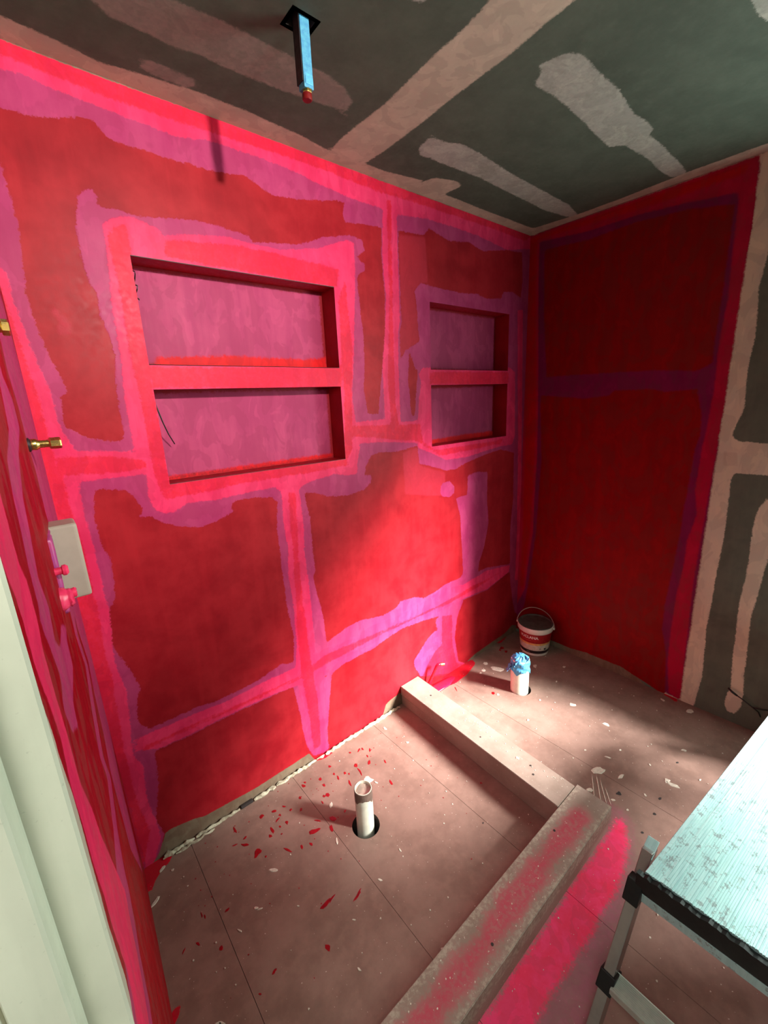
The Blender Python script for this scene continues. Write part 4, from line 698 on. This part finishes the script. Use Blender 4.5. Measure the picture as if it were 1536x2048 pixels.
# ---------------------------------------------------------------- splats and flakes (uncountable litter)
def blobs(nm, data, mat, label, cat, h, seed, seg=11, rag=.25, extra=(), z0=.0, parent=None):
    bm = bmesh.new(); rg = random.Random(seed)
    for (x, y, ax_, ay_, bx_, by_) in list(data) + list(extra):
        m = max(math.hypot(ax_, ay_), math.hypot(bx_, by_)) + .003
        if z0 < .05 and (-1.115 - m < x < -.935 + m and y > -1.03 - m or -1.03 - m < y < -.885 + m and x < -.93 + m): continue
        z = z0
        A, B_ = Vector((ax_, ay_, 0)), Vector((bx_, by_, 0))
        curve = rg.uniform(-.5, .5)
        lo, hi = [], []
        for k in range(seg):
            t = 2 * math.pi * k / seg; rr = 1 + rg.uniform(-rag, rag)
            p = A * math.cos(t) * rr + B_ * (math.sin(t) * rr + curve * math.cos(t) ** 2)
            lo.append(bm.verts.new((x + p.x, y + p.y, z + .0002))); hi.append(bm.verts.new((x + p.x * .8, y + p.y * .8, z + h)))
        for k in range(seg):
            k2 = (k + 1) % seg; bm.faces.new((lo[k], lo[k2], hi[k2], hi[k]))
        bm.faces.new(hi)
    o = from_bm(nm, bm, mat, parent); tag(o, label, cat, kind='stuff'); return o
rg = random.Random(77)
ex = []
for k in range(90):
    x, y = rg.uniform(-2.2, -1.15), -abs(rg.gauss(0, .3)) - .03
    if y < -.86 or (x - DR1[0]) ** 2 + (y - DR1[1]) ** 2 < .0036: continue
    r = rg.uniform(.0010, .0026); ex.append((x, y, r, 0, 0, r))
bigw = [q for q in WHITE_SPLATS if math.hypot(q[2], q[3]) > .009]
clear = lambda q: all(math.hypot(q[0] - w[0], q[1] - w[1]) > .006 + math.hypot(w[2], w[3]) + math.hypot(q[2], q[3]) for w in bigw)
RED_SPLATS = [q for q in RED_SPLATS if clear(q)]; ex = [q for q in ex if clear(q)]
red_all = [(q[0], q[1]) for q in list(RED_SPLATS) + ex]
blobs('red_paint_drips', RED_SPLATS, m_splat, 'scattered dark red paint drips on the shower floor', 'paint drips', .0008, 1, extra=ex)
ex = []
for k in range(230):
    x, y = rg.uniform(-2.25, -.05), rg.uniform(-1.6, -.04)
    if -1.12 < x < -.93 and y > -1.03 or -1.03 < y < -.88 and x < -.95: continue
    if (x - DR1[0]) ** 2 + (y - DR1[1]) ** 2 < .0036 or (x - DR2[0]) ** 2 + (y - DR2[1]) ** 2 < .0045: continue
    r = rg.uniform(.0010, .0030); ex.append((x, y, r, r * .3, -r * .3, r))
ok = lambda q: all(math.hypot(q[0] - a, q[1] - b) > .018 for a, b in red_all)
ex = [q for q in ex if ok(q)]
on = [(rg.uniform(-1.05, -.97), rg.uniform(-.85, -.05), .0018, 0, 0, .0018) for k in range(26)] + [(rg.uniform(-2.2, -1.0), rg.uniform(-1.01, -.91), .0022, .0006, 0, .0018) for k in range(30)] + [(-1.026, -.673, .006, .001, 0, .008)]
blobs('plaster_crumbs', on, m_flake, None, None, .0012, 6, z0=.1104, parent=kb)
blobs('plaster_flakes', bigw + [q for q in WHITE_SPLATS if q not in bigw and ok(q)], m_flake, 'pale plaster flakes and crumbs littering the floor', 'plaster flakes', .002, 2, extra=ex)
blobs('dark_spots', DARK_SPLATS, m_dark, 'small dark screw marks in the floor boards', 'marks', .0006, 3)
# drips of a white paint splash beside the kerb corner
# ---------------------------------------------------------------- work platform
wp = empty('work_platform', (-1.35, -1.40, 0)); tag(wp, 'aluminium work platform with ribbed pale deck and black plastic end at lower right', 'platform')
O = Vector((-1.400, -1.249, .450)); a_ = Vector((.9948, -.1024, 0)).normalized(); b_ = Vector((.018, -1.0, 0)).normalized(); zz = Vector((0, 0, 1))
LEN, WID = 1.15, .42
def PP(u, v, w): return O + a_ * u + b_ * v + zz * w
def pbox(name, u0, u1, v0, v1, w0, w1, mat, bev=.0012):
    bm = bmesh.new(); vs = box_bm(bm, (u0, v0, w0), (u1, v1, w1), bev)
    for v in bm.verts: v.co = PP(*v.co)
    return from_bm(name, bm, mat, wp)
# deck alloy: scuffed bright metal
s = N('scuffed_aluminium')
wear = s.noise(16, 8, .75); wear2 = s.noise(55, 6, .7, (1, 1, 1)); streak = s.noise(9, 5, .6, (1, 14, 1))
c = s.mix(s.ramp(streak, .35, .65), (.50, .70, .70), (.43, .62, .63))
c = s.mix(s.math('MULTIPLY', s.ramp(wear2, .53, .57), s.ramp(wear, .46, .54)), c, (.30, .36, .37))
c = s.mix(s.math('MULTIPLY', s.ramp(wear, .60, .64), .55), c, (.45, .50, .52))
m_alu = s.finish(c, s.ramp(wear, .3, .7, .30, .50), s.bump(wear2, .25, .0006), .4)
s = N('dull_leg_aluminium'); f = s.noise(12, 4); c = s.mix(s.ramp(f, .35, .65), (.42, .38, .36), (.34, .30, .29))
m_leg = s.finish(c, .32, None, .85)
m_legshade = simple('leg_side_shade', (.13, .12, .10), .5, .3)  # dark colour for the shaded side of the legs
bm = bmesh.new()
sections = [(0.0, .050), (.052, .105), (.107, .198), (.200, .300), (.302, .418)]
prof = [(0.0, -.050), (0.0, -.0016), (.0012, 0.0)]
v = .010
while v < WID - .010:
    flat = any(abs(v - q) < .0055 for q in (.034, .050, .088, .106, .150, .199, .250, .301, .350))
    if flat:
        prof += [(v, 0.0), (v + .0006, .0016), (v + .0042, .0016), (v + .0048, 0.0)]; v += .0058
    else:
        prof += [(v, 0.0), (v + .0004, -.0018), (v + .0016, -.0018), (v + .0020, 0.0)]; v += .0046
prof += [(WID - .0012, 0.0), (WID, -.0016), (WID, -.050)]
A_ = [bm.verts.new(PP(0.0, p[0], p[1])) for p in prof]; Z_ = [bm.verts.new(PP(LEN, p[0], p[1])) for p in prof]
for k in range(len(prof) - 1): bm.faces.new((A_[k], Z_[k], Z_[k + 1], A_[k + 1]))
bm.faces.new((A_[-1], Z_[-1], Z_[0], A_[0])); bm.faces.new(A_); bm.faces.new(Z_[::-1])
from_bm('ribbed_deck', bm, m_alu, wp)
# black end cap with a ragged upper edge
for (u0, u1, sg_) in ((-.014, -.0006, 1), (LEN + .0006, LEN + .014, -1)):
    bm = bmesh.new(); rg = random.Random(9); n = 60; top, bot, topi, boti = [], [], [], []
    for k in range(n + 1):
        vv = -.012 + (WID + .024) * k / n
        h = -.003 + rg.uniform(-.004, .002)
        top.append(bm.verts.new(PP(u0, vv, h))); bot.append(bm.verts.new(PP(u0 + .002, vv, -.056)))
        topi.append(bm.verts.new(PP(u1, vv, h))); boti.append(bm.verts.new(PP(u1, vv, -.056)))
    for k in range(n):
        bm.faces.new((top[k], top[k + 1], bot[k + 1], bot[k])); bm.faces.new((topi[k], topi[k + 1], top[k + 1], top[k]))
        bm.faces.new((bot[k], bot[k + 1], boti[k + 1], boti[k])); bm.faces.new((boti[k], boti[k + 1], topi[k + 1], topi[k]))
    bm.faces.new((top[0], bot[0], boti[0], topi[0])); bm.faces.new((top[-1], topi[-1], boti[-1], bot[-1]))
    from_bm('black_end_cap', bm, m_black, wp)
pbox('end_rail', -.012, .004, .004, WID - .004, -.082, -.058, m_alu)
# splayed legs with black connectors, stubs at the top and a ribbed tread between them
def beam(name, p0, p1, w, d, mat, side=Vector((0, 1, 0)), bev=.0015):
    p0, p1 = Vector(p0), Vector(p1); ax1 = (p1 - p0).normalized(); ax2 = (side - ax1 * side.dot(ax1)).normalized(); ax3 = ax1.cross(ax2)
    bm = bmesh.new(); box_bm(bm, (-w / 2, -d / 2, 0), (w / 2, d / 2, (p1 - p0).length), bev)
    M = Matrix((ax3, ax2, ax1)).transposed().to_4x4(); M.translation = p0
    bmesh.ops.transform(bm, matrix=M, verts=bm.verts)
    return from_bm(name, bm, mat, wp)
vfar = -(WID + .018)
legs = []
for (yo, ys) in ((0.0, 1), (-.47, -1)):
    t0 = Vector((-1.330, -1.236 + yo, .446)); t1 = Vector((-1.570, -1.222 + yo + (-.028 if ys < 0 else 0), .006))
    lg = beam('leg', t0, t1, .050, .024, m_leg); legs.append((t0, t1))
    d = (t1 - t0)
    beam('leg_connector', t0 + d * .12 + Vector((-.036, .0, .014)), t0 + d * .215 + Vector((-.034, 0, .002)), .034, .034, m_black, bev=.003)
    beam('leg_connector', t0 + d * .60 + Vector((-.004, 0, 0)), t0 + d * .69 + Vector((-.004, 0, 0)), .050, .036, m_black, bev=.003)
    beam('leg_shade_strip', t0 + d * .02 + Vector((.027, 0, 0)), t0 + d * .985 + Vector((.027, 0, 0)), .012, .020, m_legshade)  # added dark strip, paints in the shaded side of the leg
    beam('leg_top_plate', t0 + Vector((0, 0, .0005)), t0 + Vector((-.001, 0, .004)), .052, .026, m_alu)
    beam('rubber_foot', t0 + d * .965, t0 + d * 1.013, .052, .030, m_black, bev=.003)
    f0 = t0 + Vector((1.0, -.10, 0)); f1 = Vector((-.18, f0.y, .006))
    beam('leg', f0 + Vector((-.02, 0, 0)), f1, .045, .022, m_leg)
bm = bmesh.new()
pr = []; u = -.024
while u < .022:
    pr += [(u, 0), (u + .0022, 0), (u + .0026, -.0008), (u + .0038, -.0008)]; u += .0042
pr += [(.024, 0), (.024, -.018), (-.024, -.018)]
cy0, cy1 = -1.240, -1.70
A_ = [bm.verts.new((-1.493 + p[0], cy0, .178 + p[1])) for p in pr]; Z_ = [bm.verts.new((-1.493 + p[0], cy1, .178 + p[1])) for p in pr]
for k in range(len(pr)): k2 = (k + 1) % len(pr); bm.faces.new((A_[k], A_[k2], Z_[k2], Z_[k]))
bm.faces.new(A_); bm.faces.new(Z_[::-1])
from_bm('ribbed_tread', bm, simple('tread_aluminium', (.62, .66, .58), .38, .6, (.54, .58, .52), 40), wp)

# ---------------------------------------------------------------- clamp lamp on the ceiling behind the camera
LP = Vector((-1.455, -2.50, 2.335)); aim = (Vector((-2.05, 0.0, 2.0)) - LP).normalized()
lp = empty('work_lamp', (LP.x, LP.y, H)); tag(lp, 'small bowl work lamp hung from the ceiling behind the camera', 'lamp')
ML = Matrix.Translation(LP) @ aim.to_track_quat('Z', 'Y').to_matrix().to_4x4()
lathe('reflector', [(.012, -.075), (.02, -.06), (.030, -.05), (.045, -.02), (.052, .0), (.050, .0), (.043, -.02), (.028, -.048), (.0, -.052)], 28, m_black, lp, M=ML, cap=False)
lathe('bulb', [(0, -.045), (.018, -.040), (.024, -.025), (.018, -.012), (0, -.006)], 20, m_emit, lp, M=ML, cap=False)
bm = bmesh.new(); tube_bm(bm, [LP - aim * .07, (LP.x + .01, LP.y - .08, H - .03), (LP.x + .01, LP.y - .08, H)], .005, 8)
from_bm('lamp_stem', bm, m_black, lp)
sd = bpy.data.lights.new('work_lamp_light', 'SPOT'); sd.energy = 215; sd.spot_size = math.radians(62); sd.spot_blend = 1.0
sd.shadow_soft_size = .045; sd.color = (1.0, .95, .88)
so2 = bpy.data.objects.new('work_lamp_light', sd); COL.objects.link(so2)
so2.matrix_world = Matrix.Translation(LP + aim * .012) @ aim.to_track_quat('-Z', 'Y').to_matrix().to_4x4()
